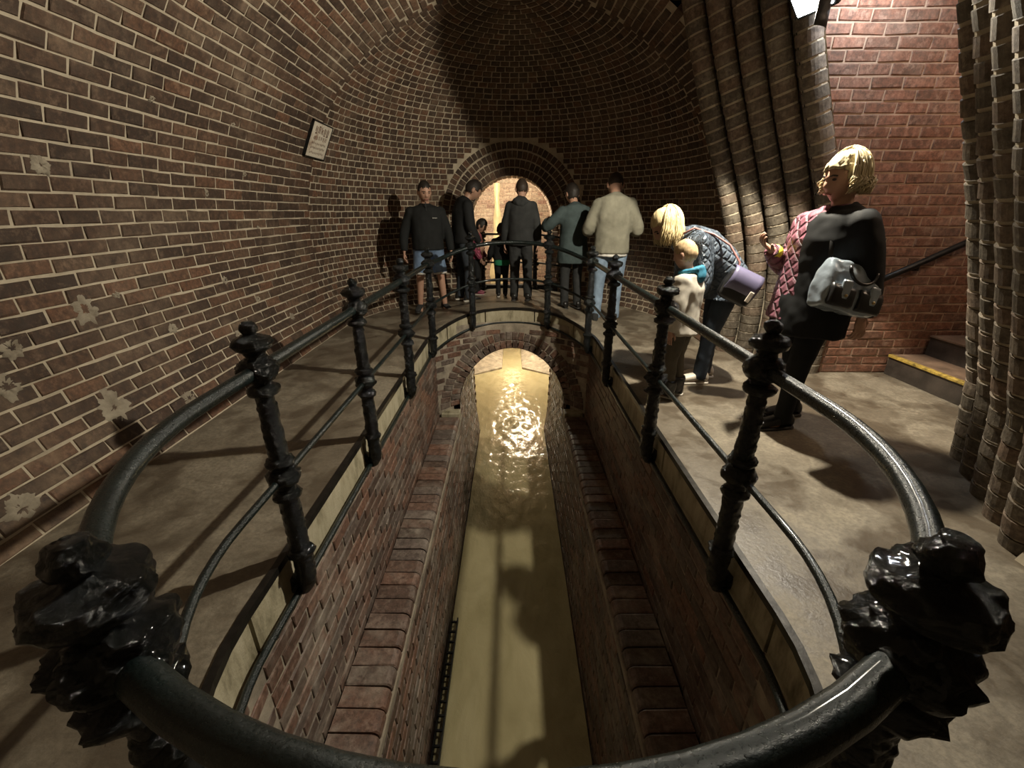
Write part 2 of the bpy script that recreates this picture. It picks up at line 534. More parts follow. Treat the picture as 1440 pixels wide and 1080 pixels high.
# soffit and jambs of the end arch
arch = empty('trim_2', kind='structure')
its = []
m = MB()
prof = [(AX, z) for z in (0, .4, .8)]+[(AX*math.cos(a), AZ+AX*math.sin(a)) for a in [math.pi*i/24 for i in range(25)]]+[(-AX, z) for z in (.8, .4, 0)]
pts = [V((x, sph_y(x, z)-.003 if k == 0 else 7.6, z)) for x, z in prof for k in (0, 1)]
m.add(pts, [(2*i, 2*i+1, 2*i+3, 2*i+2) for i in range(len(prof)-1)])
m.build('soffit_mortar', M['mortar_red'], arch)
nb = int(math.pi*AX/.0765)
for i in range(nb):
    a = math.pi*(i+.5)/nb
    x, z = AX*math.cos(a), AZ+AX*math.sin(a)
    for dy in (.10, .31): its.append((V((x, sph_y(x, z)+dy, z)), V((-math.cos(a), 0, -math.sin(a))), V((-math.sin(a), 0, math.cos(a))), .20, math.pi*AX/nb-.01))
for c in range(int(AZ/CP)):
    z = (c+.5)*AZ/int(AZ/CP)
    for s in (-1, 1):
        its.append((V((s*AX, sph_y(AX, z)+.10, z)), V((-s, 0, 0)), V((0, 0, 1)), .20, CP-.0105))
brick_field(arch, its, M['brick_white'])

# ------------------------------------------------------------------ pit, channel and tunnel under the deck
def yend(x): return 5.0+.5*max(0.0, 1-(x/PR)**2)
TR, TZ = .70, -1.07                          # tunnel mouth radius and centre height
def flat_wall(name, origin, xdir, w_, z0, z1, n, mat, mortar, parent=None, L=.2165, cap=300, skip=None, kind='structure', off0=0.0):
    origin = V(origin); xdir = V(xdir); nrm = V(n)
    m = MB()
    m.add([origin+V((0, 0, z0)), origin+xdir*w_+V((0, 0, z0)), origin+xdir*w_+V((0, 0, z1)), origin+V((0, 0, z1))], [(0, 1, 2, 3)])
    o = m.build(name, mortar, parent, kind=kind)
    its = []
    nc = max(1, int((z1-z0)/CP))
    for c in range(nc):
        z = z0+(c+.5)*(z1-z0)/nc
        k = 0
        while True:
            s = off0+L/2+(L+.0105)*(k-.5*(c % 2)); k += 1
            if s-L/2 > w_: break
            a, b = max(0, s-L/2), min(w_, s+L/2)
            if b-a < .04: continue
            p = origin+xdir*((a+b)/2)+V((0, 0, z))
            if skip and skip(p): continue
            its.append((p, nrm, V((0, 0, 1)), b-a, (z1-z0)/nc-.0105))
    brick_field(o, its, mat, cap)
    return o
pl = flat_wall('wall_pit_left', (-PR, PY0, 0), (0, 1, 0), 3.92, LEDGE, -.2, (1, 0, 0), M['brick_pit'], M['mortar_pit'])
pr = flat_wall('wall_pit_right', (PR, PY0, 0), (0, 1, 0), 3.92, LEDGE, -.2, (-1, 0, 0), M['brick_pit'], M['mortar_pit'])
# near round end
m = MB(); its = []
m.grid(lambda a, b: V((PR*math.cos(math.pi*(1+a)), PY0+PR*math.sin(math.pi*(1+a)), -2.8+2.6*b)), 32, 2)
pn = m.build('wall_pit_near', M['mortar_pit'], smooth=True, kind='structure')
for c in range(13):
    for k in range(13):
        a = math.pi*(1+(k+.5+.5*(c % 2))/13.5)
        nn = V((-math.cos(a), -math.sin(a), 0))
        its.append((V((0, PY0, -.2-(c+.5)*.074))-nn*PR, nn, V((0, 0, 1)), .2165, .064))
brick_field(pn, its, M['brick_pit'], 60)
# far round end with the tunnel mouth
m = MB()
nx, nz = 76, 40
pts = [V((-PR+2*PR*i/nx, yend(-PR+2*PR*i/nx), -1.2+1.2*j/nz)) for j in range(nz+1) for i in range(nx+1)]
fs = []
for j in range(nz):
    for i in range(nx):
        ids = (j*(nx+1)+i, j*(nx+1)+i+1, (j+1)*(nx+1)+i+1, (j+1)*(nx+1)+i)
        c = sum((pts[q] for q in ids), V())/4
        if math.hypot(c.x, max(0, c.z-TZ)) > TR+.07: fs.append(ids)
m.add(pts, fs)
pf = m.build('wall_pit_far', M['mortar_pit'], kind='structure')
its = []
def end_n(x):
    g = .5*2*x/PR**2
    return V((-g, -1, 0)).normalized()
for c in range(14):
    z = -1.16+(c+.5)*CP
    x = -PR+.02+.1125*(c % 2)
    while x < PR:
        if math.hypot(x, max(0, z-TZ)) > TR+.255: its.append((V((x, yend(x), z)), end_n(x), V((0, 0, 1)), .2, CP-.0105))
        x += .19
for ring in range(2):
    rr = TR+.058+ring*.114
    nb = int(math.pi*rr/.079)
    for i in range(nb):
        a = math.pi*(i+.5)/nb
        x, z = rr*math.cos(a), TZ+rr*math.sin(a)
        nn = end_n(x); rad = V((math.cos(a), -math.cos(a)*x/PR**2, math.sin(a)))
        its.append((V((x, yend(x)-.006, z)), nn, rad, math.pi*rr/nb-.01, .104*rad.length))
brick_field(pf, its, M['brick_pit'])
m = MB(); m.box((0, .28, -1.98), (1.5, .04, 1.6)); m.build('wall_channel_near', M['mortar_pit'], kind='structure')
# ledges: bullnose bricks laid across, and the walls below them down to the water
for s, nm in ((-1, 'trim_3'), (1, 'trim_4')):
    lg = empty(nm, kind='structure')
    m = MB(); m.box((s*.80, 2.7, LEDGE-.055), (.27, 4.9, .05)); m.build('ledge_bed', M['mortar_pit'], lg)
    metas = []
    for var in range(4):
        m = MB(); rg = random.Random(var)
        prof = [(-.145, -.055), (-.145, .028)]+[(.115-.04+.04*math.sin(t), -.012+.04*math.cos(t)) for t in [0, .5, 1.0, 1.57]]+[(.115, -.055)]
        wd = .108; k = len(prof); pts = []
        for e, y in ((.004, -wd/2), (0, -wd/2+.008), (0, wd/2-.008), (.004, wd/2)):
            for x, z in prof: pts.append(V((-s*(x-e), y, z-e+rg.uniform(-.002, .002))))
        fs = [tuple(range(k)), tuple(3*k+i for i in range(k-1, -1, -1))]
        for j in range(3):
            for i in range(k):
                l = (i+1) % k; fs.append((j*k+i, (j+1)*k+i, (j+1)*k+l, j*k+l))
        m.add(pts, fs); me = m.mesh('bullnose_brick'); me.materials.append(M['brick_pit']); metas.append(me)
    for k in range(40):
        o = bpy.data.objects.new('bullnose_brick', metas[rng.randrange(4)]); col.objects.link(o)
        o.parent = lg; o.location = (s*.79, .36+k*.1165, LEDGE+.0+rng.uniform(-.004, .004))
        o.rotation_euler = (rng.uniform(-.01, .01), rng.uniform(-.012, .012), rng.uniform(-.015, .015))
    m = MB(); m.box((s*.80, 5.06, LEDGE+.0), (.24, .16, .12), bev=.01); m.build('end_stone', M['coping'], lg)
def low_wall(name, s, y0, y1, x0, x1, z0, z1, mat, mortar, cap=300):
    m = MB(); m.add([V((s*x0(y), y, z)) if z == z0 else V((s*x1(y), y, z)) for z in (z0, z1) for y in (y0, y1)], [(0, 1, 3, 2)])
    o = m.build(name, mortar, kind='structure'); its = []
    nc = int((z1-z0)/CP)
    for c in range(nc):
        t = (c+.5)/nc; y = y0+.11*(c % 2)
        while y+.11 < y1:
            xa = x0(y)+(x1(y)-x0(y))*t; xb = x0(y+.1)+(x1(y+.1)-x0(y+.1))*t
            tan = V((s*(xb-xa), .1, 0)).normalized()
            up = V((s*(x1(y)-x0(y)), 0, z1-z0)).normalized()
            nn = tan.cross(up)
            if nn.x*s > 0: nn = -nn
            its.append((V((s*xa, y+.11, z0+(z1-z0)*t)), nn, up, .2165, CP-.0105)); y += .2275
    brick_field(o, its, mat, cap)
    return o
low_wall('wall_channel_left', -1, .3, 5.3, lambda y: .60, lambda y: .68, WATER-.25, LEDGE-.04, M['brick_pit'], M['mortar_pit'])
low_wall('wall_channel_right', 1, .3, 5.3, lambda y: .60, lambda y: .68, WATER-.25, LEDGE-.04, M['brick_pit'], M['mortar_pit'])
# tunnel under the deck
prof = [(-.58, WATER-.25), (-.62, WATER+.05), (-.68, WATER+.55), (-.70, TZ)]+[(-TR*math.cos(a), TZ+TR*math.sin(a)) for a in [math.pi*i/24 for i in range(1, 24)]]+[(.70, TZ), (.68, WATER+.55), (.62, WATER+.05), (.58, WATER-.25)]
m = MB(); its = []
pts = [V((x, yend(x)+.0 if k == 0 else 7.25, z)) for x, z in prof for k in (0, 1)]
m.add(pts, [(2*i, 2*i+1, 2*i+3, 2*i+2) for i in range(len(prof)-1)])
tun = m.build('wall_tunnel', M['mortar_pit'], kind='structure')
acc = 0.0
for (xa, za), (xb, zb) in zip(prof, prof[1:]):
    L = math.hypot(xb-xa, zb-za); nseg = max(1, round(L/.078))
    for q in range(nseg):
        t = (q+.5)/nseg; x, z = xa+(xb-xa)*t, za+(zb-za)*t
        up = V((xb-xa, 0, zb-za)).normalized(); nn = V((0, 1, 0)).cross(up)
        if nn.dot(V((-x, 0, TZ-z))) < 0: nn = -nn
        acc += 1; y = yend(x)+.13+.11*(acc % 2)
        while y < 7.2:
            its.append((V((x, y, z)), nn, up, .2165, L/nseg-.01)); y += .2275
brick_field(tun, its, M['brick_pit'], 120)
# chamber past the deck: open from the water up to the arch
def flare(y): return .64+.55*max(0, y-7.1)/3.3
low_wall('wall_chamber_left', -1, 7.2, 9.4, lambda y: flare(y), lambda y: flare(y)+.12, WATER-.25, 1.6, M['brick_white'], M['mortar_red'])
low_wall('wall_chamber_right', 1, 7.2, 9.4, lambda y: flare(y), lambda y: flare(y)+.12, WATER-.25, 1.6, M['brick_white'], M['mortar_red'])
low_wall('wall_sewer_left', -1, 9.4, 12.6, lambda y: flare(y), lambda y: flare(y)+.05, WATER-.25, -.45, M['brick_pit'], M['mortar_pit'], 60)
low_wall('wall_sewer_right', 1, 9.4, 12.6, lambda y: flare(y), lambda y: flare(y)+.05, WATER-.25, -.45, M['brick_pit'], M['mortar_pit'], 60)
flat_wall('wall_chamber_back', (-1.3, 9.3, 0), (1, 0, 0), 2.6, -.5, 2.3, (0, -1, 0), M['brick_white'], M['mortar_red'])
m = MB()
m.grid(lambda a, b: V((-1.25+2.5*a, 7.3+2.1*b, 1.55+.75*math.sin(math.pi*a))), 16, 2)
m.box((0, 11.0, -.42), (2.9, 3.4, .06)); m.box((0, 12.65, -1.5), (2.9, .1, 2.4))
m.box((0, 7.235, -.21), (1.7, .05, .42))
m.build('ceiling_chamber', M['mortar_red'], kind='structure')
# sloping benches either side of the incoming channel
for s, nm in ((-1, 'trim_5'), (1, 'trim_6')):
    m = MB()
    pts = [V((s*.26, 10.45, WATER+.05)), V((s*1.3, 9.75, WATER+.02)), V((s*1.3, 12.6, WATER+.5)), V((s*.26, 12.6, WATER+.12)), V((s*.26, 10.4, WATER-.3)), V((s*1.3, 9.7, WATER-.3)), V((s*.24, 12.6, WATER-.3))]
    m.add(pts, [(0, 1, 2, 3), (0, 4, 5, 1), (0, 3, 6, 4)])
    m.build(nm, M['mortar_pit'], kind='structure')
# mineral crust running down the chamber's left wall, kerb under the arch
m = MB()
def cfn(a, b):
    z = -.45+2.3*b
    wv = (.055+.16*(1-b)**2)*(1+.35*noise.noise(V((7, z*3, 0))))
    return V((-.30+.03*noise.noise(V((1, z*2, 4)))+(a-.5)*2*wv, 9.285-.055*math.sin(math.pi*a)*(1+.4*noise.noise(V((a*5, z*7, 3)))), z))
m.grid(cfn, 12, 60)
M['crust'] = plain('wet_mineral_crust', (.70, .58, .33), .3, 0, .2, 6, .4, obj=False)
m.build('mineral_crust', M['crust'], wall_back, smooth=True)
kerb = empty('trim_7', kind='structure')
m = MB(); m.box((.1, 7.02, .055), (1.5, .12, .07), bev=.008); m.build('kerb_stone', M['stone_pale'], kerb)
m = MB(); m.box((.1, 7.20, .11), (1.3, .14, .20), bev=.006); m.build('kerb_beam', M['iron'], kerb)
# water
m = MB()
def wfn(a, b):
    y = .32+12.2*b; x = (2*a-1)*(.596 if y < 7.15 else flare(y)-.004)
    turb = math.exp(-(x/.26)**2)*smooth((y-6.4)/1.0)*(1-smooth((y-9.9)/.9))
    h = .012*noise.noise(V((x*3, y*1.5, 0)))+.006*noise.noise(V((x*9, y*5, 2)))+.05*turb*noise.noise(V((x*8, y*6, 5)))
    return V((x, y, WATER+h))
m.grid(wfn, 70, 330)
m.r = [math.exp(-(q[0]/.27)**2)*smooth((q[1]-6.3)/1.2)*(1-smooth((q[1]-10.0)/.8)) for q in m.v]
wo = m.build('sewer_water', M['water'], smooth=True, rnd=True)
tag(wo, 'murky yellow-brown water flowing along the bottom of the brick pit', 'water', kind='stuff')

# ------------------------------------------------------------------ side passage: clustered brick ribs, red wall, steps
RIBZ = [0, .5, 1.0, 1.5, 2.0, 2.4, 2.8, 3.15]
RIBX = [2.20, 2.20, 2.13, 1.95, 1.73, 1.57, 1.42, 1.30]
def lerp(xs, ys, t):
    for i in range(len(xs)-1):
        if t <= xs[i+1]:
            q = (t-xs[i])/(xs[i+1]-xs[i]); return ys[i]+(ys[i+1]-ys[i])*q
    return ys[-1]
def rib_pt(k, z, far):
    x = sum(lerp(RIBZ, RIBX, z+d) for d in (-.2, -.1, 0, .1, .2) if True)/5 if z > .2 else 2.2
    if far: return V((x+.115*k, 4.24-.155*k-.02*z, z))
    lean = lerp([0, .5, 1.0, 1.33, 2.2, 2.8, 3.3], [0, -.10, -.29, -.43, -.82, -1.08, -1.28], z)
    return V((2.18+.118*k+lean, 1.42+.178*k, z))
rib_meshes = []
for var in range(5):
    m = MB(); rg = random.Random(var+40); n = 24
    rr = [(.985, -.5), (1.0, -.46), (1.0, .46), (.985, .5)]
    m.loft([(V((rg.uniform(-.003, .003), rg.uniform(-.003, .003), z*.073)), V((r_*.083, 0, 0)), V((0, r_*.083, 0))) for r_, z in rr], n)
    me = m.mesh('rib_brick'); me.materials.append(M['brick_rib']); rib_meshes.append(me)
for far, nm in ((True, 'trim_8'), (False, 'trim_9')):
    jb = empty(nm, kind='structure')
    m = MB()
    for k in range(5):
        pts = [rib_pt(k, z*3.15/20, far) for z in range(21)]
        m.tube(pts, .078, 10)
    m.grid(lambda a, b: rib_pt(-.2+4.6*a, 3.15*b, far)+V((.06, .05 if far else -.05, 0)), 6, 20)
    if far: m.grid(lambda a, b: V((rib_pt(0, 3.15*b, True).x+(.62)*a*1.0, 4.33, 3.15*b)), 2, 20)
    else: m.grid(lambda a, b: V((rib_pt(0, 3.15*b, False).x+.6*a, rib_pt(0, 3.15*b, False).y-.06, 3.15*b)), 2, 20)
    m.build('rib_mortar', M['mortar'], jb)
    for k in range(5):
        z = .04
        while z < 3.1:
            p = rib_pt(k, z, far); q = rib_pt(k, z+.03, far)
            o = bpy.data.objects.new('rib_brick', rib_meshes[rng.randrange(5)]); col.objects.link(o)
            o.parent = jb; o.location = p
            o.rotation_mode = 'QUATERNION'
            o.rotation_quaternion = (q-p).to_track_quat('Z', 'X') @ Matrix.Rotation(rng.uniform(0, 6.28), 3, 'Z').to_quaternion()
            z += .0825
def far_edge(z): return rib_pt(4, min(z, 3.1), True).x-.02
m = MB(); m.grid(lambda a, b: V((far_edge(3.2*b)+(5.7-far_edge(3.2*b))*a, 3.58, 3.2*b)), 4, 24)
wp = m.build('wall_passage_far', M['mortar_red'], kind='structure')
its = []
for c in range(42):
    z = (c+.5)*.0762; e = far_edge(z); k = 0
    while True:
        x1 = 5.7-.227*k-.113*(c % 2); k += 1; x0 = max(x1-.2165, e)
        if x1 < e+.04: break
        its.append((V(((x0+x1)/2, 3.58, z)), V((0, -1, 0)), V((0, 0, 1)), x1-x0, .0655))
brick_field(wp, its, M['brick_red'])
flat_wall('wall_passage_near', (2.75, 2.16, 0), (1, 0, 0), 2.9, 0, 3.2, (0, 1, 0), M['brick_red'], M['mortar_red'], cap=0)
m = MB(); m.box((5.65, 2.9, 1.6), (.1, 1.8, 3.4)); m.build('wall_stair_end', M['mortar_red'], kind='structure')
m = MB()
m.grid(lambda a, b: V((1.05+4.65*a, 1.30+3.10*b, 2.93+.16*math.sin(math.pi*b))), 6, 10)
m.build('ceiling_passage', M['mortar'], smooth=True, kind='structure')
st = empty('staircase', (3.3, 2.9, 0), label='dark stone steps rising beside the red brick wall', cat='stairs')
for k in range(6):
    s_ = MB(); x0 = k*.30
    wd = 2.24-x0; s_.box((x0+wd/2, -.02, .172*k+.082), (wd, 1.34, .164)); stp = s_.build('step', M['step'], st)
    t_ = MB(); t_.box((x0+wd/2-.006, -.02, .172*k+.168), (wd+.012, 1.34, .012)); t_.build('tread', M['tread'], stp)
    if k == 0:
        y_ = MB(); y_.box((x0+.004, -.02, .166), (.04, 1.34, .024), bev=.005); y_.build('nosing', M['yellow'], stp)
hr = empty('handrail', (3.2, 3.5, .9), label='dark metal handrail sloping up the red brick stair wall', cat='handrail')
m = MB(); m.tube([V((-.35, 0, -.14)), V((0, 0, .03)), V((1.9, 0, 1.0))], .024, 12); m.build('bar', M['iron'], hr, smooth=True)
for t in (.02, .45, .9):
    m = MB(); p = V((1.9*t, 0, .03+.97*t)); m.tube([p, p+V((0, 0, -.05)), p+V((0, .085, -.06))], .009, 8); m.build('bracket', M['iron'], hr)
m = MB(); m.tube([rib_pt(3.6, z*.15, True)+V((-.02, -.055, 0)) for z in range(21)], .016, 8)
tag(m.build('cable_conduit', M['iron'], smooth=True), 'thin dark conduit running up beside the clustered brick ribs', 'pipe')

# lime blotches on the left wall
def on_left(u, v):
    """where the view ray of that spot of the wall meets the vault"""
    a, b = (u-720)/600, (540-v)/600
    d = V((a, math.cos(PITCH)+b*math.sin(PITCH), -math.sin(PITCH)+b*math.cos(PITCH)))
    A = d.x**2+d.z**2; B = 2*d.z*(CAM_H-VZ); C = (CAM_H-VZ)**2-VR**2
    t = (-B+math.sqrt(B*B-4*A*C))/(2*A)
    return V((0, 0, CAM_H))+d*t
blots = [(118, 436, .085), (57, 232, .05), (326, 175, .022), (15, 490, .055), (160, 573, .085), (290, 272, .022), (316, 394, .030), (343, 245, .022), (362, 420, .030), (265, 560, .05),
         (335, 470, .04), (410, 372, .024), (437, 396, .024), (362, 320, .016), (30, 715, .07), (162, 415, .025), (410, 445, .04), (212, 138, .022), (468, 352, .022), (8, 545, .06), (242, 462, .035), (530, 345, .04), (490, 385, .03)]
for i, (u, v, r) in enumerate(blots):
    p = on_left(u, v)
    if p.y > YA-.05: continue
    ph = math.asin((p.z-VZ)/VR); n = vault_n(-1, ph); up = vault_u(-1, ph); tx = n.cross(up)
    m = MB(); K = 36; pts = []; fs = []
    ringlike = r < .032
    for j, (q, h) in enumerate(((0, .001), (.3, .003 if ringlike else .008), (.55, .011), (.78, .009), (1.0, .002))):
        for k in range(K):
            a = 2*math.pi*k/K
            rr = r*q*(1+.5*noise.noise(V((math.cos(a)*1.6, math.sin(a)*1.6, i*3.7)))+.32*noise.noise(V((math.cos(a)*4.0, math.sin(a)*4.0, i+j*.4)))+.2*noise.noise(V((math.cos(a)*9, math.sin(a)*9, i))))
            hh = h*(1+.5*noise.noise(V((k*.9, j*1.3, i*2))))
            pts.append(p+tx*rr*math.cos(a)+up*rr*math.sin(a)+n*hh*(1+.9*noise.noise(V((k*2.1, j*2.3, i*5)))))
    for j in range(4):
        for k in range(K):
            l = (k+1) % K; fs.append((j*K+k, j*K+l, (j+1)*K+l, (j+1)*K+k))
    m.add(pts, fs); m.build('lime_blotch', M['lime'], wall_left, smooth=True)

# ------------------------------------------------------------------ tarred iron railing round the pit
def resample(prof, step=.0045):
    out = []
    for (r0, z0), (r1, z1) in zip(prof, prof[1:]):
        n = max(1, int(math.hypot(r1-r0, z1-z0)/step))
        out += [(r0+(r1-r0)*i/n, z0+(z1-z0)*i/n) for i in range(n)]
    return out+[prof[-1]]
def lump(p, amp, seed):
    a = noise.noise(p*22+V((seed, 0, 0)))
    b = noise.noise(p*46+V((0, seed, 0)))
    c = noise.noise(p*36+V((3, 1, seed)))
    c = smooth(c*2.2)*.42
    e = smooth(noise.noise(p*75+V((seed, 2, 5)))*2.0)*.3
    return amp*(.5*a+.4*b+1.7*c+1.1*e-.2)
def lumpy_lathe(prof, amp, seed, n=56):
    m = MB(); m.lathe(resample(prof), n)
    out = []
    for q in m.v:
        p = V(q); rad = V((p.x, p.y, 0)); L = rad.length
        d = lump(p, amp, seed)
        if L > .002: p += rad/L*d
        p.z += .4*d
        out.append(tuple(p))
    m.v = out
    return m
def ballprof(z, r, squash=1.0, neck=.02, k=9):
    return [(max(neck*.6, r*math.cos(a)), z+r*squash*math.sin(a)) for a in [(-.46+.92*i/k)*math.pi for i in range(k+1)]]
def post_meshes(seed, amp):
    d = {}
    d['post'] = lumpy_lathe([(.030, -.15), (.039, -.12), (.038, .25), (.033, .45), (.036, .50), (.030, .74), (.032, .93)], amp*.55, seed)
    d['finial'] = lumpy_lathe([(.022, .86), (.026, .872)]+[(.034, .885), (.058, .900), (.064, .916), (.055, .934), (.030, .945), (.018, .950)]+ballprof(.968, .027, .9), amp*.7, seed+1)
    d['rail_boss'] = lumpy_lathe([(.036, .765)]+ballprof(.822, .066, .78)+[(.030, .876)], amp*1.2, seed+2)
    d['neck_collar'] = lumpy_lathe([(.034, .725), (.050, .733), (.055, .746), (.047, .760), (.034, .768)], amp, seed+3, 28)
    d['upper_collar'] = lumpy_lathe([(.033, .432), (.048, .440), (.053, .452), (.046, .466), (.033, .474)], amp, seed+4, 28)
    d['mid_boss'] = lumpy_lathe([(.035, .335)]+ballprof(.386, .062, .75)+[(.034, .436)], amp*1.1, seed+5)
    d['lower_collar'] = lumpy_lathe([(.037, .285), (.050, .293), (.055, .306), (.047, .320), (.036, .328)], amp, seed+6, 28)
    d['base_collar'] = lumpy_lathe([(.038, -.005), (.048, .005), (.052, .018), (.046, .032), (.038, .040)], amp, seed+7, 28)
    m = MB(); pts = [V((0, 0, -.10)), V((.002, 0, -.145)), V((.018, 0, -.178)), V((.045, 0, -.185)), V((.064, 0, -.165)), V((.072, 0, -.12))]
    fine = [pts[0].lerp(pts[0], 0)]
    for a, b in zip(pts, pts[1:]): fine += [a.lerp(b, t/5) for t in range(1, 6)]
    m.tube(fine, [.036-.010*i/len(fine) for i in range(len(fine))], 18)
    out = []
    for q in m.v:
        p = V(q); out.append(tuple(p+V((noise.noise(p*40), noise.noise(p*40+V((5, 5, 5))), noise.noise(p*40+V((9, 0, 2)))))*amp*.8))
    m.v = out
    m.box((.074, 0, -.10), (.014, .075, .10), bev=.004)
    d['foot_hook'] = m
    out = {}
    for k, mb in d.items():
        me = mb.mesh(k, smooth=True); me.materials.append(M['tar']); out[k] = me
    return out
POSTS = [post_meshes(s, a) for s, a in ((3, .0085), (17, .0135), (29, .0095))]
def add_post(parent, loc, ang, var):
    d = POSTS[var]
    o = bpy.data.objects.new('post', d['post']); col.objects.link(o); o.parent = parent
    o.location = loc; o.rotation_euler = (0, 0, ang)
    for k, me in d.items():
        if k == 'post': continue
        c = bpy.data.objects.new(k, me); col.objects.link(c); c.parent = o
    return o
RR = .88
sp = [.086, .38, .757, 1.055, 1.331, 1.69, 2.0, 2.326, 2.634, 2.917, 3.311, 3.689]
rail = empty('pit_railing', (0, 0, 0), label='black tarred iron railing with knobbed posts running round the brick pit', cat='railing')
def rail_pt(s, z, r=RR):
    p, n = stadium(s % 4, r)
    return V((p.x, p.y, z+deck(p.x, p.y)))
for i, s in enumerate(sp):
    p, n = stadium(s, RR)
    near = 3.2 < s < 3.8
    add_post(rail, (p.x, p.y, deck(p.x*1.08, p.y+.07*n.y)), math.atan2(n.y, n.x)+(math.pi if False else 0), 1 if near else i % 3)
    e = sp[(i+1) % len(sp)]+(4 if i == len(sp)-1 else 0)
    nseg = max(8, int((e-s)*40))
    for nm, z, rad, r in (('top_rail', .822, .0235, RR), ('mid_rail', .386, .0140, RR), ('bottom_rail', -.178, .0150, RR+.03)):
        m = MB(); m.tube([rail_pt(s+(e-s)*k/nseg, z, r) for k in range(nseg+1)], rad, 14)
        m.build(nm, M['rail'], rail, smooth=True)
back = empty('arch_railing', (-.05, 7.10, 0), label='black iron railing across the lit arch beyond the bridge deck', cat='railing')
xs = [-.80, -.42, .42, .90]
for i, x in enumerate(xs): add_post(back, (x, 0, deck(x, 7.1)+.02), math.pi/2, i % 3)
for a, b in zip(xs, xs[1:]):
    for nm, z, rad in (('top_rail', .86, .016), ('mid_rail', .43, .014), ('bottom_rail', .14, .012)):
        m = MB(); m.tube([V((a, 0, z+deck(a, 7.1))), V((b, 0, z+deck(b, 7.1)))], rad, 10); m.build(nm, M['rail'], back, smooth=True)

# ------------------------------------------------------------------ lamps
def frame_from(dirn):
    return V(dirn).to_track_quat('-Z', 'Y').to_matrix()
fl = empty('floodlight', LAMP, label='bright white floodlight hanging at the mouth of the side passage', cat='lamp')
rm = frame_from(LAMP_DIR)
def rot_pts(m, rm): m.v = [tuple(rm @ V(p)) for p in m.v]
m = MB(); m.box((0, 0, .012), (.24, .17, .045), bev=.008)
for k in range(7): m.box((-.09+.03*k, 0, .045), (.006, .14, .03))
rot_pts(m, rm); m.build('housing', M['iron'], fl)
m = MB(); m.box((0, 0, -.013), (.20, .13, .006)); rot_pts(m, rm); m.build('led_panel', M['led'], fl)
m = MB(); m.tube([rm @ V((-.13, 0, .01)), rm @ V((-.13, 0, .10)), rm @ V((.13, 0, .10)), rm @ V((.13, 0, .01))], .008, 8); m.build('yoke', M['iron'], fl)
m = MB()
def shield(a, b):
    az = R(-92+75*a)
    return V((-.03+.115*math.cos(az), -.012+.115*math.sin(az), -.165+.235*b))
m.grid(shield, 14, 4); so = m.build('added_shade_plate', M['iron'], fl, smooth=True)  # plate added to keep the beam off the near ribs
md = so.modifiers.new('t', 'SOLIDIFY'); md.thickness = .003
top = rm @ V((0, 0, .10))
m = MB(); m.tube([top, V((top.x, top.y, .3)), V((top.x, top.y, .66))], .012, 8); m.build('conduit', M['iron'], fl)
for nm, loc, lab in (('bulkhead_lamp', (-.28, 7.78, 1.99), 'warm bulkhead lamp behind the head of the lit arch'), ('bulkhead_lamp', (3.35, 2.22, 2.30), 'warm bulkhead lamp on the stair wall'), ('bulkhead_lamp', (.25, 10.6, -.55), 'added unseen fill lamp over the incoming sewer channel'), ('bulkhead_lamp', (2.30, 3.22, 2.92), 'added unseen fill lamp on the side passage ceiling above the red wall')):  # the channel and passage-ceiling ones are bodies for added fill lights
    e = empty(nm, loc, label=lab, cat='lamp')
    m = MB(); m.lathe([(.07, .035), (.08, .05), (.08, .09), (.02, .10)], 16); m.build('base', M['iron'], e, smooth=True)
    m = MB(); m.lathe([(.01, .012), (.03, .016), (.05, .03), (.055, .045)], 16); m.build('lens', M['bulb'], e, smooth=True)

# ------------------------------------------------------------------ worn enamel sign on the left wall
ph = math.asin((SIGN.z-VZ)/VR)
sg = empty('wall_sign', vault_pt(-1, ph, SIGN.y, VR), label='worn white notice plate in a dark frame on the curved brick wall', cat='sign')
n_ = vault_n(-1, ph); u_ = vault_u(-1, ph); x_ = n_.cross(u_)
sm = Matrix((x_, n_, u_)).transposed()
SW, SH = .46, .34
def sign_mat():
    t = NT('worn_enamel'); p = t.pos()
    n1 = t.noise(p, 7, 6, .7)
    c = t.ramp(n1, [(.36, (.30, .20, .14)), (.46, (.58, .52, .42)), (.7, (.66, .61, .51))])
    return t.set(c, .35, 0, .5)
M['enamel'] = sign_mat()
M['faded'] = plain('faded_letter', (.16, .105, .075), .5, 0, .5, 30, 0)
m = MB(); m.box((0, .022, 0), (SW, .02, SH), bev=.004); rot_pts(m, sm); m.build('plate', M['enamel'], sg)
m = MB()
for a, b, cx, cz in ((SW+.02, .012, 0, SH/2+.004), (SW+.02, .012, 0, -SH/2-.004), (.012, SH+.02, SW/2+.004, 0), (.012, SH+.02, -SW/2-.004, 0)): m.box((cx, .022, cz), (a, .028, b))
rot_pts(m, sm); m.build('frame', M['iron'], sg)
def strokes(z, h, n, w_, thick, gap):
    m = MB()
    x = -w_/2
    for k in range(n):
        dx = w_/n
        r_ = random.Random(k+int(h*1000))
        for q in range(2):
            m.box((x+dx*(.2+.42*q), .033, z+r_.uniform(-.1, .1)*h), (thick, .002, h*r_.uniform(.55, 1.0)))
        m.box((x+dx*.42, .033, z+r_.choice((-.4, 0, .4))*h), (dx*.5, .002, thick))
        x += dx
    rot_pts(m, sm); return m
strokes(.10, .085, 5, .34, .014, 0).build('faded_lettering', M['faded'], sg)
strokes(.025, .04, 6, .32, .007, 0).build('faded_lettering', M['faded'], sg)
for z in (-.03, -.075, -.125): strokes(z, .022, 9, .34, .004, 0).build('faded_lettering', M['faded'], sg)

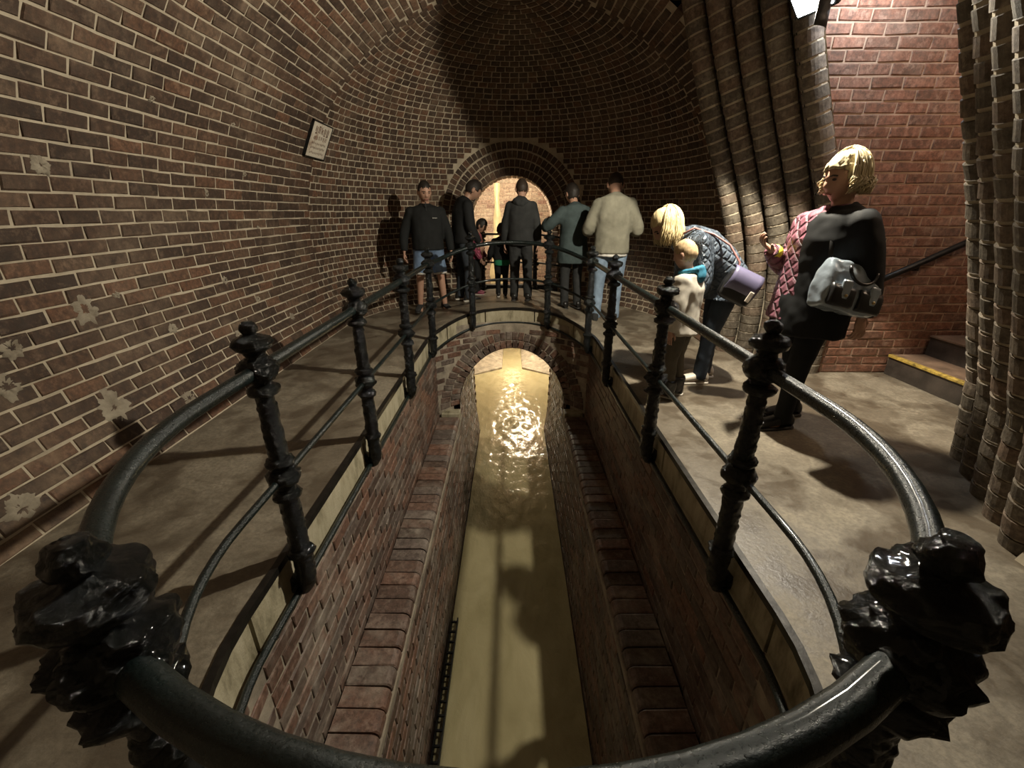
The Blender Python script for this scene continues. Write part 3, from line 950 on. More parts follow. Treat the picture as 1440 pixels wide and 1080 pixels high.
# slatted iron strip lying at the water's edge
sl = empty('iron_strip', (-.565, 1.9, WATER+.02), label='dark slatted iron strip at the water edge under the bullnose ledge', cat='grating')
m = MB()
for dx in (-.028, .028): m.box((dx, 0, .03), (.012, 2.3, .05))
m.build('side_bar', M['iron'], sl)
bar = MB(); bar.box((0, 0, 0), (.06, .014, .02)); bme = bar.mesh('slat'); bme.materials.append(M['iron'])
for k in range(22):
    o = bpy.data.objects.new('slat', bme); col.objects.link(o); o.parent = sl; o.location = (0, -1.1+k*.105, .05)

# ------------------------------------------------------------------ people
def remeshed(mb, voxel, it=4, fac=.5):
    me = mb.mesh('tmp'); o = bpy.data.objects.new('tmp', me); col.objects.link(o)
    r = o.modifiers.new('r', 'REMESH'); r.mode = 'VOXEL'; r.voxel_size = voxel
    if it:
        s = o.modifiers.new('s', 'SMOOTH'); s.factor = fac; s.iterations = it
    dg = bpy.context.evaluated_depsgraph_get()
    out = bpy.data.meshes.new_from_object(o.evaluated_get(dg), depsgraph=dg)
    bpy.data.objects.remove(o); bpy.data.meshes.remove(me)
    out.polygons.foreach_set('use_smooth', [True]*len(out.polygons))
    return out
def displace(me, fn):
    n = [v.normal.copy() for v in me.vertices]
    for v, k in zip(me.vertices, n): v.co += k*fn(v.co, k)
    me.update()
def cloth_mat(name, c, rough=.85, var=.25, weave=350, bump=.2, sheen=.0):
    t = NT(name); p = t.pos(True)
    n = t.noise(p, 9, 5, .6)
    t.bump(t.noise(p, weave, 2, .5), bump, .003)
    return t.set(t.ramp(n, [(.3, tuple(q*(1-var) for q in c)), (.7, tuple(min(1, q*(1+var)) for q in c))]), rough, 0, .25)
def quilt_mat(name, c, rough):
    t = NT(name); p = t.pos(True)
    def tri(nm):
        q = t.node('ShaderNodeAttribute', attribute_name=nm).outputs['Fac']
        return t.math('MULTIPLY', t.math('ABSOLUTE', t.math('SUBTRACT', t.math('FRACT', q), .5)), 2.0)
    e = t.math('SUBTRACT', 1.0, t.math('MAXIMUM', tri('qa'), tri('qb')))
    puff = t.ramp(e, [(0, 0.0), (.12, .45), (.5, 1.0)])
    h = t.math('ADD', puff, t.math('MULTIPLY', t.noise(p, 60, 3), .25))
    t.bump(h, .9, .014)
    col_ = t.mix(t.ramp(e, [(0, .65), (.10, 0.0)]), tuple(c), tuple(q*.4 for q in c))
    return t.set(col_, rough, 0, .45)
def skin_mat(name, c):
    t = NT(name); p = t.pos(True); n = t.noise(p, 25, 4)
    return t.set(t.ramp(n, [(.3, tuple(q*.85 for q in c)), (.7, c)]), .5, 0, .4)
def hair_mat(name, c, rough=.6):
    t = NT(name); p = t.pos(True); n = t.noise(t.scale(p, (1, 1, .2)), 90, 4)
    t.bump(n, .4, .004)
    return t.set(t.ramp(n, [(.3, tuple(q*.55 for q in c)), (.7, c)]), rough, 0, .4)
M['skin'] = skin_mat('skin', (.46, .27, .19))
M['skin_tan'] = skin_mat('skin_tan', (.38, .22, .15))
M['eye'] = plain('eye', (.03, .02, .018), .2, 0, .1, 9, 0)
M['lip'] = plain('lip', (.30, .12, .10), .5, 0, .1, 9, 0)

def head_shape(mb, c, rot, k, n=30, m=24, ears=True):
    h = MB(); h.ball((0, 0, 0), 1.0, n, m)
    out = []
    for q in h.v:
        x, y, z = q
        f = max(0.0, -y); t = max(0.0, -z)
        px, py, pz = x*.076, y*.098, z*.118
        px *= 1-.26*t*t-.06*t
        if y > 0: py *= 1-.42*t
        else: py *= 1-.06*t
        g = lambda a, b, cx, cz: math.exp(-((x-cx)/a)**2-((z-cz)/b)**2)
        if y < 0.1:
            py -= .028*g(.15, .13, 0, -.24)+.012*g(.10, .22, 0, -.08)
            py -= .006*g(.5, .09, 0, .16)
            py += .012*(g(.17, .11, .38, .01)+g(.17, .11, -.38, .01))
            py -= .007*g(.28, .07, 0, -.56)
            py += .005*g(.3, .06, 0, -.68)
            py -= .012*g(.34, .16, 0, -.86)
        out.append(V((px, py, pz))*k)
    h.v = out
    if ears:
        for s in (-1, 1): h.ball((s*.077*k, .014*k, -.012*k), (.011*k, .021*k, .033*k), 10, 8)
    mb.add([V(c)+rot @ V(p) for p in h.v], h.f)
def hand_shape(pm, fm, wrist, d, pn, k, curl=.5, side=1):
    """palm into pm, fingers into fm; pn is where the palm faces, side puts the thumb"""
    d = V(d).normalized(); pn = (V(pn)-d*V(pn).dot(d)).normalized(); sx = d.cross(pn)*side
    w0 = V(wrist)
    pm.loft([(w0-d*.03*k, sx*.027*k, pn*.021*k), (w0+d*.01*k, sx*.029*k, pn*.019*k), (w0+d*.05*k, sx*.040*k, pn*.016*k), (w0+d*.092*k, sx*.040*k, pn*.013*k), (w0+d*.105*k, sx*.034*k, pn*.009*k)], 12)
    for i, (off, L) in enumerate(((.031, .072), (.0105, .082), (-.0105, .077), (-.031, .060))):
        p = w0+d*.080*k+sx*off*k; dirn = (d+sx*off*1.6).normalized(); pts = [p]; a = 0.0
        for j, q in enumerate((.30, .42, .32, .26)):
            if j: a += curl*(.75+.1*i)
            v = dirn*math.cos(a)+pn*math.sin(a)
            p = p+v*L*q*k; pts.append(p)
        fm.tube(pts, [.0098*k, .0095*k, .009*k, .0082*k, .006*k], 8)
    p = w0+d*.022*k+sx*.026*k
    q = p+(d*.6+sx*.62+pn*.25).normalized()*.040*k; r_ = q+(d*.9+sx*.15+pn*.4).normalized()*.032*k
    fm.tube([p, q, r_, r_+(d+pn*.5).normalized()*.018*k], [.0135*k, .0115*k, .010*k, .007*k], 8)
def chain(a, b, n=4): return [a.lerp(b, i/n) for i in range(n)]
def limb(mb, pts, rads, n=14, flat=1.0, side=None):
    """smooth tube through the joints, rounded at both ends"""
    P = [V(p) for p in pts]; path = []; rr = []
    for i in range(len(P)-1):
        p0 = P[max(i-1, 0)]; p1 = P[i]; p2 = P[i+1]; p3 = P[min(i+2, len(P)-1)]
        for q in range(6):
            t = q/6
            path.append(.5*((2*p1)+(p2-p0)*t+(2*p0-5*p1+4*p2-p3)*t*t+(3*p1-p0-3*p2+p3)*t**3)); rr.append(rads[i]+(rads[i+1]-rads[i])*t)
    path.append(P[-1]); rr.append(rads[-1])
    mb.tube(path, rr, n, flat=flat, side=side)
def skeleton(H, thetas=(0, -2, -4, 8, 12), width=1.0, feet=((.10, 0), (-.10, 0)), hip_shift=(0, 0), knee=.03, head_k=1.17, sx=1.0):
    k = H/1.75
    J = {'k': k, 'w': width*k, 'hk': k*head_k}
    p = V((hip_shift[0], hip_shift[1], .93))
    pts = [p]
    for L, th in zip((.155, .185, .155, .070, .112*head_k), thetas):
        a = R(th); p = p+V((0, -math.sin(a), math.cos(a)))*L; pts.append(p)
    J['spine'] = [q*k for q in pts]
    J['th'] = [R(t) for t in thetas]
    J['hips'] = [V((s*.092*width, hip_shift[1], .89))*k for s in (1, -1)]
    J['ankles'] = [V((fx, fy, .085))*k for fx, fy in feet]
    J['knees'] = [h.lerp(a, .5)+V((0, -knee, .02))*k for h, a in zip(J['hips'], J['ankles'])]
    return J
def arms(J, left, right):
    """left/right: (upper-arm direction, forearm direction); sides are the person's own, left is +x"""
    k = J['k']; J['arm'] = []
    a = J['th'][2]; up = V((0, -math.sin(a), math.cos(a)))
    for s, (u, f) in ((1, left), (-1, right)):
        sh = J['spine'][3]+V((s*.178*J['w'], 0, 0))-up*.060*k
        e = sh+V(u).normalized()*.285*k; w_ = e+V(f).normalized()*.245*k
        J['arm'].append((sh, e, w_, V(f).normalized()))
def spine_secs(J, lo, ws, ds, ease):
    """torso sections along the spine; lo adds sections below the pelvis: (drop, half-width, half-depth)"""
    k = J['k']; w_ = J['w']; secs = []
    for dz, a, b in lo:
        secs.append((J['spine'][0]+V((0, 0, -dz*k)), V((a*w_+ease, 0, 0)), V((0, b*w_+ease, 0))))
    sp_ = J['spine']
    for i in range(4):
        th = (J['th'][max(i-1, 0)]+J['th'][i])/2
        dv = V((0, math.cos(th), math.sin(th)))
        secs.append((sp_[i], V((ws[i]*w_+ease, 0, 0)), dv*(ds[i]*w_+ease)))
    th = J['th'][3]; dv = V((0, math.cos(th), math.sin(th)))
    secs.append((sp_[3].lerp(sp_[4], .45), V((.075*w_+ease*.6, 0, 0)), dv*(.068*k+ease*.6)))
    return secs
def make_body(root, J, skin, head_rot, voxel=.008, curl=.5, palms=None, feet=True, leg=.72):
    k = J['k']; b = MB(); f = MB()
    b.loft(spine_secs(J, [(.10, .10, .09), (.05, .155, .108)], (.158, .140, .158, .135), (.108, .098, .112, .075), 0), 20)
    limb(b, [J['spine'][3]-V((0, 0, .03))*k, J['spine'][4], J['spine'][5]], [.066*k, .057*k, .060*k])
    head_shape(b, J['spine'][5], head_rot, J['hk'])
    for i, (sh, e, w_, d) in enumerate(J['arm']):
        limb(b, [sh, e, w_], [.052*k, .042*k, .028*k])
        pn = palms[i] if palms else V((-1 if i == 0 else 1, 0, 0))
        hand_shape(b, f, w_, d, pn, k*.98, curl, 1 if i == 0 else -1)
    for i in range(2):
        limb(b, [J['hips'][i], J['knees'][i], J['ankles'][i]], [.083*k*leg, .055*k*leg, .037*k*leg])
        cm = J['knees'][i].lerp(J['ankles'][i], .3)+V((0, .018, 0))*k
        b.ball(cm, (.047*k*leg, .052*k*leg, .10*k), 12, 8)
        if feet: limb(b, [J['ankles'][i], J['ankles'][i]+V((0, -.05, -.045))*k, J['ankles'][i]+V((0, -.14, -.06))*k], [.036*k, .034*k, .024*k])
    me = remeshed(b, voxel, 2, .4)
    bm = bmesh.new(); bm.from_mesh(me)
    fm = f.mesh('fingers', smooth=True); bm.from_mesh(fm); bm.to_mesh(me); bm.free(); bpy.data.meshes.remove(fm)
    me.polygons.foreach_set('use_smooth', [True]*len(me.polygons))
    return link('body', me, root, skin)
def fold(seed, amp=.006, sc=7.0):
    def fn(p, n):
        a = noise.noise(V((p.x*sc*1.6, p.y*sc*1.6, p.z*sc*.8))+V((seed, 0, 0)))
        b = noise.noise(V((p.x*sc*3, p.y*sc*3, p.z*sc*2.6))+V((0, seed, 0)))
        return amp*(a+.45*b)
    return fn
def top_garment(root, name, J, mat, ease=.018, hem=.10, hemw=(.172, .125), sleeves=(1, 1), voxel=.013, amp=.006, quilt=0, seed=0, collar=True, shift=(0, 0, 0), sleeve_to=1.0, power=2.25, belly=0.0):
    k = J['k']; m = MB()
    lo = [(hem, hemw[0], hemw[1])]
    if hem > .2: lo.append((hem*.5, (hemw[0]+.168)/2+.004, (hemw[1]+.118)/2+.004))
    secs = spine_secs(J, lo, (.168, .158+belly*.5, .172, .148), (.118+belly*.6, .112+belly, .122+belly*.4, .088), ease)
    secs = [(c+V(shift), u, v) for c, u, v in secs]
    m.loft(secs, 24, power=power)
    m.ball(J['spine'][3]+V(shift)+V((0, 0, -.055*k)), (.160*J['w']+ease*.6, .085*k+ease*.6, .060*k+ease*.5), 20, 12)
    for i, (sh, e, w_, d) in enumerate(J['arm']):
        if not sleeves[i]: continue
        end = e.lerp(w_, sleeve_to)
        m.ball(sh+V((-.012 if i == 0 else .012, 0, .0))*k+V(shift), .060*k+ease*.8, 14, 10)
        limb(m, [sh+V((-.02 if i == 0 else .02, 0, .0))*k+V(shift), e+V(shift)*.6, end], [.064*k+ease*.8, .052*k+ease*.8, .036*k+ease*.7])
    if collar:
        c = J['spine'][3].lerp(J['spine'][4], .5)+V(shift)*.5; th = J['th'][3]
        ax = V((0, -math.sin(th), math.cos(th))); dv = V((0, math.cos(th), math.sin(th)))
        ring = [c+V((math.cos(a)*.064*k, 0, 0))+dv*math.sin(a)*.066*k+ax*.006*k for a in [2*math.pi*i/20 for i in range(20)]]
        m.tube(ring, .020*k, 8, closed=True)
    me = remeshed(m, voxel, 5)
    displace(me, fold(seed, amp))
    if quilt:
        at1 = me.attributes.new('qa', 'FLOAT', 'POINT'); at2 = me.attributes.new('qb', 'FLOAT', 'POINT')
        qa = []; qb = []
        for v in me.vertices:
            n, p = v.normal, v.co
            wx, wy = abs(n.x)**3+1e-4, abs(n.y)**3+1e-4
            h = (p.y*wx+p.x*wy)/(wx+wy); z = p.z*1.05-p.y*.4
            qa.append((h+z)/quilt); qb.append((h-z)/quilt)
        at1.data.foreach_set('value', qa); at2.data.foreach_set('value', qb)
    return link(name, me, root, mat)
def trousers(root, name, J, mat, ease=.014, to=1.0, hem=.056, seed=0, voxel=.012, amp=.005, knee=.062):
    k = J['k']; m = MB(); p = J['spine'][0]; w_ = J['w']
    m.loft([(p+V((0, 0, -.11*k)), V((.10*w_, 0, 0)), V((0, .09*w_, 0))), (p+V((0, 0, -.05*k)), V((.165*w_+ease, 0, 0)), V((0, .115*w_+ease, 0))), (p, V((.160*w_+ease, 0, 0)), V((0, .113*w_+ease, 0))), (p+V((0, 0, .09*k)), V((.148*w_+ease*.6, 0, 0)), V((0, .104*w_+ease*.6, 0)))], 24)
    for i in range(2):
        h, kn, an = J['hips'][i], J['knees'][i], J['ankles'][i]
        if to < 1: limb(m, [h, h.lerp(kn, .6), kn.lerp(h, 1-to) if to < .99 else kn], [.082*k+ease, .076*k+ease, .072*k+ease*1.5])
        else: limb(m, [h, kn, kn.lerp(an, .6), an+V((0, 0, -.035))*k], [.084*w_+ease, knee*k+ease*.7, hem*k+ease*.5, hem*k+ease*.5])
    me = remeshed(m, voxel, 4)
    displace(me, fold(seed+3, amp, 9))
    return link(name, me, root, mat)
def shoes(root, J, mat, sole, L=.27, yaw=(0, 0), name='shoe'):
    k = J['k']
    for i in range(2):
        a = J['ankles'][i]; rm = Matrix.Rotation(yaw[i], 3, 'Z')
        m = MB()
        secs = [(.30, .052, .026, .030), (.27, .060, .036, .042), (.15, .085, .040, .054), (.02, .072, .041, .042), (-.25, .058, .046, .034), (-.50, .046, .047, .028), (-.66, .038, .036, .022), (-.72, .034, .016, .012)]
        m.loft([(V((0, y*L, z)), V((wd, 0, 0)), V((0, 0, hh))) for y, z, wd, hh in secs], 16, power=2.6)
        m.v = [tuple(V((a.x, a.y, 0))+(rm @ (V(p)*k))) for p in m.v]
        me = remeshed(m, .008*max(.8, k), 2)
        o = link(name, me, root, mat)
        s_ = MB()
        s_.loft([(V((0, y*L, .010)), V((wd, 0, 0)), V((0, 0, .012))) for y, wd in ((.32, .022), (.29, .036), (.1, .042), (-.2, .047), (-.5, .049), (-.68, .036), (-.74, .014))], 14, power=4)
        s_.v = [tuple(V((a.x, a.y, 0))+(rm @ (V(p)*k))) for p in s_.v]
        s_.build('sole', sole, o, smooth=True)
def hair_cap(root, J, rot, mat, k=1.08, brow=.30, nape=-.35, seed=0, fluff=.004, side=.05, name='hair', ear=True):
    h = MB(); h.ball((0, 0, 0), 1.0, 40, 30); hk = J['hk']; keep = []; pts = []
    for x, y, z in h.v:
        t = max(0.0, -z); px, py, pz = x*.076, y*.098, z*.118
        px *= 1-.20*t
        if y > 0: py *= 1-.36*t
        p = V((px, py, pz))*hk*k
        d = V((x, y, z))
        p += d*fluff*(noise.noise(p*55+V((seed, 0, 0)))+.7*noise.noise(p*130))
        pts.append(p)
    for f in h.f:
        c = sum((V(h.v[i]) for i in f), V())/len(f)
        lim = brow if c.y < -.45 else (side if c.y < .12 else nape)
        if c.y < -.45: lim = brow-.12*abs(c.x)
        lim += .10*noise.noise(V((c.x*5, c.y*5, seed)))+.05*noise.noise(V((c.x*14, c.y*14, seed)))
        if c.z > lim: keep.append(f)
    o = MB(); o.add([J['spine'][5]+rot @ p for p in pts], keep)
    me = o.mesh(name, smooth=True)
    ob = link(name, me, root, mat)
    md = ob.modifiers.new('thick', 'SOLIDIFY'); md.thickness = .010*hk; md.offset = -1
    return ob
def strands(root, J, mat, face_dir, length, n=320, gap=30, seed=0, spread=1.0, wave=.0, rad=.0042, name='hair', fr=1.12, tip_in=.0):
    """locks that start at the crown, follow the skull and then hang straight down"""
    rg = random.Random(seed); m = MB(); c = J['spine'][5]; hk = J['hk']
    fa = math.atan2(face_dir[1], face_dir[0])
    for i in range(n):
        a = rg.uniform(-math.pi, math.pi)
        dev = abs((a+math.pi) % (2*math.pi)-math.pi)
        if dev < R(gap): continue
        face = False
        az = fa+a; e0 = rg.uniform(.15, 1.45); pts = []
        rr = rg.uniform(1.02, fr)*hk
        Lh = length*rg.uniform(.75, 1.0)*hk*(.35 if face else 1)
        for q in range(6):
            e = math.pi/2*(1-q/5)*(e0/1.45)+(.02)
            dv = V((math.cos(az)*math.cos(e)*.084, math.sin(az)*math.cos(e)*.084, math.sin(e)*.118+.004))
            fx = V((face_dir[0], face_dir[1], 0)).normalized(); al = dv.dot(fx); dv += fx*al*.18
            pts.append(c+dv*rr)
        b = pts[-1]; outw = V((math.cos(az), math.sin(az), 0))
        ph = rg.uniform(0, 6.28)
        for q in range(1, 7):
            t = q/6
            pts.append(b+V((0, 0, -Lh*t))+outw*hk*(.012*math.sin(t*3)*spread-tip_in*t*t)+V((math.sin(ph+t*9), math.cos(ph+t*9), 0))*wave*hk)
        r_ = rad*hk*rg.uniform(.8, 1.3)
        m.tube(pts, [r_*1.0]*8+[r_*.95, r_*.8, r_*.6, r_*.25], 5)
    return m.build(name, mat, root, smooth=True)
def face_bits(root, J, rot, k, brow_mat):
    for s in (-1, 1):
        m = MB(); m.ball(J['spine'][5]+rot @ (V((s*.029, -.083, .003))*k), (.0125*k, .008*k, .0065*k), 10, 8); m.build('eye', M['eye'], root, smooth=True)
        m = MB(); m.tube([J['spine'][5]+rot @ (V((s*x, -y, z))*k) for x, y, z in ((.012, .094, .018), (.030, .092, .023), (.047, .082, .018))], .0042*k, 6); m.build('eyebrow', brow_mat, root, smooth=True)
    m = MB(); m.tube([J['spine'][5]+rot @ (V((x, -y, z))*k) for x, y, z in ((-.023, .083, -.066), (0, .092, -.063), (.023, .083, -.066))], .0045*k, 6); m.build('lips', M['lip'], root, smooth=True)
def head_rot(pitch=0, yaw=0, roll=0):
    return Matrix.Rotation(R(yaw), 3, 'Z') @ Matrix.Rotation(R(pitch), 3, 'X') @ Matrix.Rotation(R(roll), 3, 'Y')
def face_vec(rz): return (math.sin(rz), -math.cos(rz))

M['black_knit'] = cloth_mat('black_knit', (.012, .013, .013))
M['black_cloth'] = cloth_mat('black_cloth', (.010, .0105, .011), .8)
M['charcoal'] = cloth_mat('charcoal_cloth', (.030, .031, .031))
M['dark_jean'] = cloth_mat('dark_denim', (.035, .042, .052), .85, .35)
M['denim'] = cloth_mat('blue_denim', (.13, .19, .29), .85, .35)
M['denim_pale'] = cloth_mat('pale_denim', (.20, .27, .36), .85, .3)
M['white_cotton'] = cloth_mat('white_cotton', (.62, .60, .55))
M['pink'] = quilt_mat('magenta_quilt', (.30, .055, .10), .55)
M['pink_soft'] = quilt_mat('dusty_pink_quilt', (.22, .085, .115), .5)
M['green'] = cloth_mat('green_cloth', (.02, .16, .08))
M['teal_coat'] = cloth_mat('teal_grey_coat', (.045, .062, .062))
M['fleece'] = cloth_mat('olive_fleece', (.20, .19, .145), .95, .2, 160, .5)
M['navy_quilt'] = quilt_mat('navy_quilt', (.085, .108, .14), .40)
M['navy'] = cloth_mat('navy_cloth', (.035, .045, .06))
M['boy_coat'] = cloth_mat('cream_coat', (.50, .46, .39), .7)
M['boy_hood'] = cloth_mat('turquoise_hood', (.035, .17, .26), .7)
M['khaki'] = cloth_mat('dark_khaki', (.10, .088, .066))
M['black_shoe'] = plain('black_shoe', (.012, .011, .010), .3, 0, .2, 9, .15)
M['white_shoe'] = plain('white_shoe', (.62, .56, .47), .5, 0, .15, 9, .2)
M['sole_white'] = plain('white_sole', (.6, .57, .5), .6, 0, .15, 9, .2)
M['sole_dark'] = plain('dark_sole', (.02, .018, .016), .6, 0, .15, 9, .2)
M['tan_shoe'] = plain('tan_shoe', (.26, .12, .05), .5, 0, .2, 9, .2)
M['hair_dark'] = hair_mat('dark_hair', (.022, .016, .012))
M['hair_brown'] = hair_mat('brown_hair', (.05, .033, .022))
M['hair_blond'] = hair_mat('blond_hair', (.66, .53, .29))
M['hair_fair'] = hair_mat('fair_child_hair', (.56, .40, .22))
M['hair_silver'] = hair_mat('ash_blond_hair', (.60, .50, .30))
M['lilac'] = plain('lilac_leather', (.13, .12, .20), .35, 0, .15, 8, .1)
M['black_leather'] = plain('black_leather', (.012, .012, .013), .35, 0, .2, 9, .2)
M['silver'] = plain('silver_vinyl', (.34, .40, .46), .22, .35, .25, 7, .25, bscale=14, bdist=.01)
M['brass'] = plain('brass_fitting', (.45, .33, .16), .3, .9, .2, 9, .1)
M['hi_vis'] = plain('yellow_band', (.75, .72, .05), .5, 0, .1, 9, 0)
M['strap_pink'] = plain('rose_strap', (.30, .14, .13), .5, 0, .2, 9, .1)

def person(label, loc, rz): return empty('person', loc, rz, label=label, cat='person')
def at(x, y): return (x, y, deck(x, y))
DOWN = V((0, 0, -1))

# man in a black half-zip top and denim shorts
P = person('man in black half-zip top and denim shorts standing against the curved wall', at(-1.13, 6.02), R(14))
J = skeleton(1.66, width=1.20, thetas=(0, -2, -4, 6, 16), feet=((.19, -.02), (-.17, .02)))
arms(J, ((.28, .05, -1), (.12, -.18, -1)), ((-.36, .05, -1), (-.10, -.22, -1)))
hr_ = head_rot(14, 12)
make_body(P, J, M['skin'], hr_, .0075, leg=1.0)
top_garment(P, 'half_zip_top', J, M['black_knit'], .020, hem=.06, seed=1, belly=.012)
trousers(P, 'denim_shorts', J, M['denim'], .022, to=.88, seed=1)
k = J['k']
for i in range(2):
    c = J['hips'][i].lerp(J['knees'][i], .87); d_ = (J['knees'][i]-J['hips'][i]).normalized()
    m = MB(); m.tube([c-d_*.022, c+d_*.022], .098*k, 22); m.build('hem_cuff', M['white_cotton'], P, smooth=True)
shoes(P, J, M['charcoal'], M['sole_dark'], yaw=(R(18), R(-18)))
hair_cap(P, J, hr_, M['hair_dark'], 1.045, brow=.52, nape=-.35, side=.10, fluff=.002)
face_bits(P, J, hr_, J['hk'], M['hair_dark'])
m = MB(); c = J['spine'][2]+V((.075, -.178, .02))*1.0
for q, hh in enumerate((.010, .006, .006, .009, .006, .006)): m.box(c+V((.010*q, .0025*q, 0)), (.007, .004, hh))
m.build('chest_print', M['white_cotton'], P)
m = MB(); zc_ = J['spine'][3]+V((0, -.135, .02)); m.box(zc_, (.008, .006, .09)); m.box(zc_+V((0, -.004, -.05)), (.012, .006, .02)); m.build('zip', M['charcoal'], P)

# dark-haired man in profile, looking down
P = person('dark-haired man in black jacket and grey jeans looking down by the bridge', at(-.70, 6.32), R(112))
J = skeleton(1.66, width=1.08, thetas=(3, 6, 14, 34, 42), feet=((.10, .04), (-.10, -.04)))
arms(J, ((.2, -.05, -1), (.02, -.45, -.9)), ((-.2, -.05, -1), (.05, -.5, -.85)))
hr_ = head_rot(34)
make_body(P, J, M['skin_tan'], hr_)
top_garment(P, 'jacket', J, M['black_cloth'], .024, hem=.08, seed=2)
trousers(P, 'jeans', J, M['dark_jean'], .016, seed=2)
shoes(P, J, M['black_shoe'], M['sole_white'])
hair_cap(P, J, hr_, M['hair_dark'], 1.08, brow=.42, nape=-.45, fluff=.004, seed=4)

# child in magenta jacket
P = person('small child in magenta striped jacket with dark hair beside the arch', at(-.54, 6.72), R(80))
J = skeleton(1.10, width=1.05, thetas=(0, 2, 6, 30, 35), head_k=1.32, feet=((.09, 0), (-.09, 0)))
arms(J, ((.2, -.1, -1), (.05, -.5, -.8)), ((-.2, -.1, -1), (0, -.5, -.8)))
hr_ = head_rot(28)
make_body(P, J, M['skin_tan'], hr_)
jk = top_garment(P, 'jacket', J, M['pink'], .018, hem=.08, seed=3, quilt=.09)
for s in (-1, 1):
    m = MB(); m.tube([J['spine'][3]+V((s*.148*J['w'], -.02, -.02)), J['spine'][2]+V((s*.205*J['w'], -.01, -.03)), J['spine'][1]+V((s*.205*J['w'], -.01, 0))], .009, 8); m.build('pale_stripe', M['white_cotton'], jk)
trousers(P, 'leggings', J, M['black_cloth'], .010, seed=3)
shoes(P, J, M['pink'], M['sole_white'])
hair_cap(P, J, hr_, M['hair_dark'], 1.09, brow=.40, nape=-.6, fluff=.004, side=-.15)

# man in dark hooded jacket, back to us, in the arch
P = person('tall man in dark hooded jacket seen from behind in front of the lit arch', at(.12, 6.10), R(172))
J = skeleton(1.58, width=.98, thetas=(-2, 0, 4, 22, 26), feet=((.10, .02), (-.11, -.02)))
arms(J, ((.22, -.02, -1), (.08, -.25, -1)), ((-.22, -.02, -1), (-.08, -.30, -1)))
hr_ = head_rot(20, 10)
make_body(P, J, M['skin'], hr_)
jk = top_garment(P, 'hooded_jacket', J, M['charcoal'], .022, hem=.10, seed=5)
m = MB(); m.ball(J['spine'][3]+V((0, .075, .005)), (.105, .062, .075), 18, 12); me = remeshed(m, .012, 3); displace(me, fold(9, .01, 12)); link('hood', me, jk, M['charcoal'])
trousers(P, 'trousers', J, M['charcoal'], .020, seed=5, amp=.009)
shoes(P, J, M['black_shoe'], M['sole_dark'])
hair_cap(P, J, hr_, M['hair_brown'], 1.05, brow=.4, nape=-.45, fluff=.002)

# small child beside him
P = person('small child in black and green clothes holding on beside the man in the arch', at(-.15, 6.38), R(185))
J = skeleton(1.0, width=1.08, thetas=(0, 0, 2, 16, 18), head_k=1.32, feet=((.09, 0), (-.09, .02)))
arms(J, ((.3, -.1, -1), (.1, -.6, -.5)), ((-.3, -.1, -1), (-.1, -.6, -.5)))
hr_ = head_rot(12, -12)
make_body(P, J, M['skin'], hr_)
top_garment(P, 'shirt', J, M['green'], .010, hem=.14, seed=6, sleeves=(0, 0), collar=False)
top_garment(P, 'jacket', J, M['black_cloth'], .020, hem=.0, hemw=(.165, .12), seed=6)
trousers(P, 'trousers', J, M['black_cloth'], .012, seed=6)
shoes(P, J, M['black_shoe'], M['sole_white'])
hair_cap(P, J, hr_, M['hair_dark'], 1.09, brow=.35, nape=-.55, fluff=.004)

# person in a long teal-grey coat in the shade
P = person('person in long dark teal coat with raised elbow in the shadow by the arch', at(.80, 5.86), R(200))
J = skeleton(1.58, width=1.08, thetas=(0, 0, 5, 24, 30), feet=((.10, 0), (-.10, .03)))
arms(J, ((.75, -.25, -.75), (-.35, -.8, .25)), ((-.72, -.3, -.72), (.3, -.85, .2)))
hr_ = head_rot(24)
make_body(P, J, M['skin_tan'], hr_)
top_garment(P, 'long_coat', J, M['teal_coat'], .026, hem=.26, hemw=(.195, .15), seed=7)
trousers(P, 'trousers', J, M['charcoal'], .014, seed=7)
shoes(P, J, M['black_shoe'], M['sole_dark'])
hair_cap(P, J, hr_, M['hair_dark'], 1.09, brow=.35, nape=-.6, fluff=.005)

# man in olive fleece and jeans
P = person('man in olive fleece and pale jeans seen from behind at the far railing', at(1.20, 5.40), R(172))
J = skeleton(1.78, width=1.06, thetas=(-1, 0, 5, 30, 42), feet=((.13, .0), (-.10, -.03)))
arms(J, ((.36, -.08, -1), (-.30, -.9, .1)), ((-.36, -.08, -1), (.30, -.9, .1)))
hr_ = head_rot(34)
make_body(P, J, M['skin'], hr_)
top_garment(P, 'undershirt', J, M['white_cotton'], .012, hem=.125, seed=8, sleeves=(0, 0), collar=False)
top_garment(P, 'fleece', J, M['fleece'], .030, hem=.09, hemw=(.170, .125), seed=8, amp=.008)
trousers(P, 'jeans', J, M['denim_pale'], .016, seed=8, amp=.007)
shoes(P, J, M['charcoal'], M['sole_white'])
hair_cap(P, J, hr_, M['hair_brown'], 1.05, brow=.4, nape=-.30, fluff=.002)

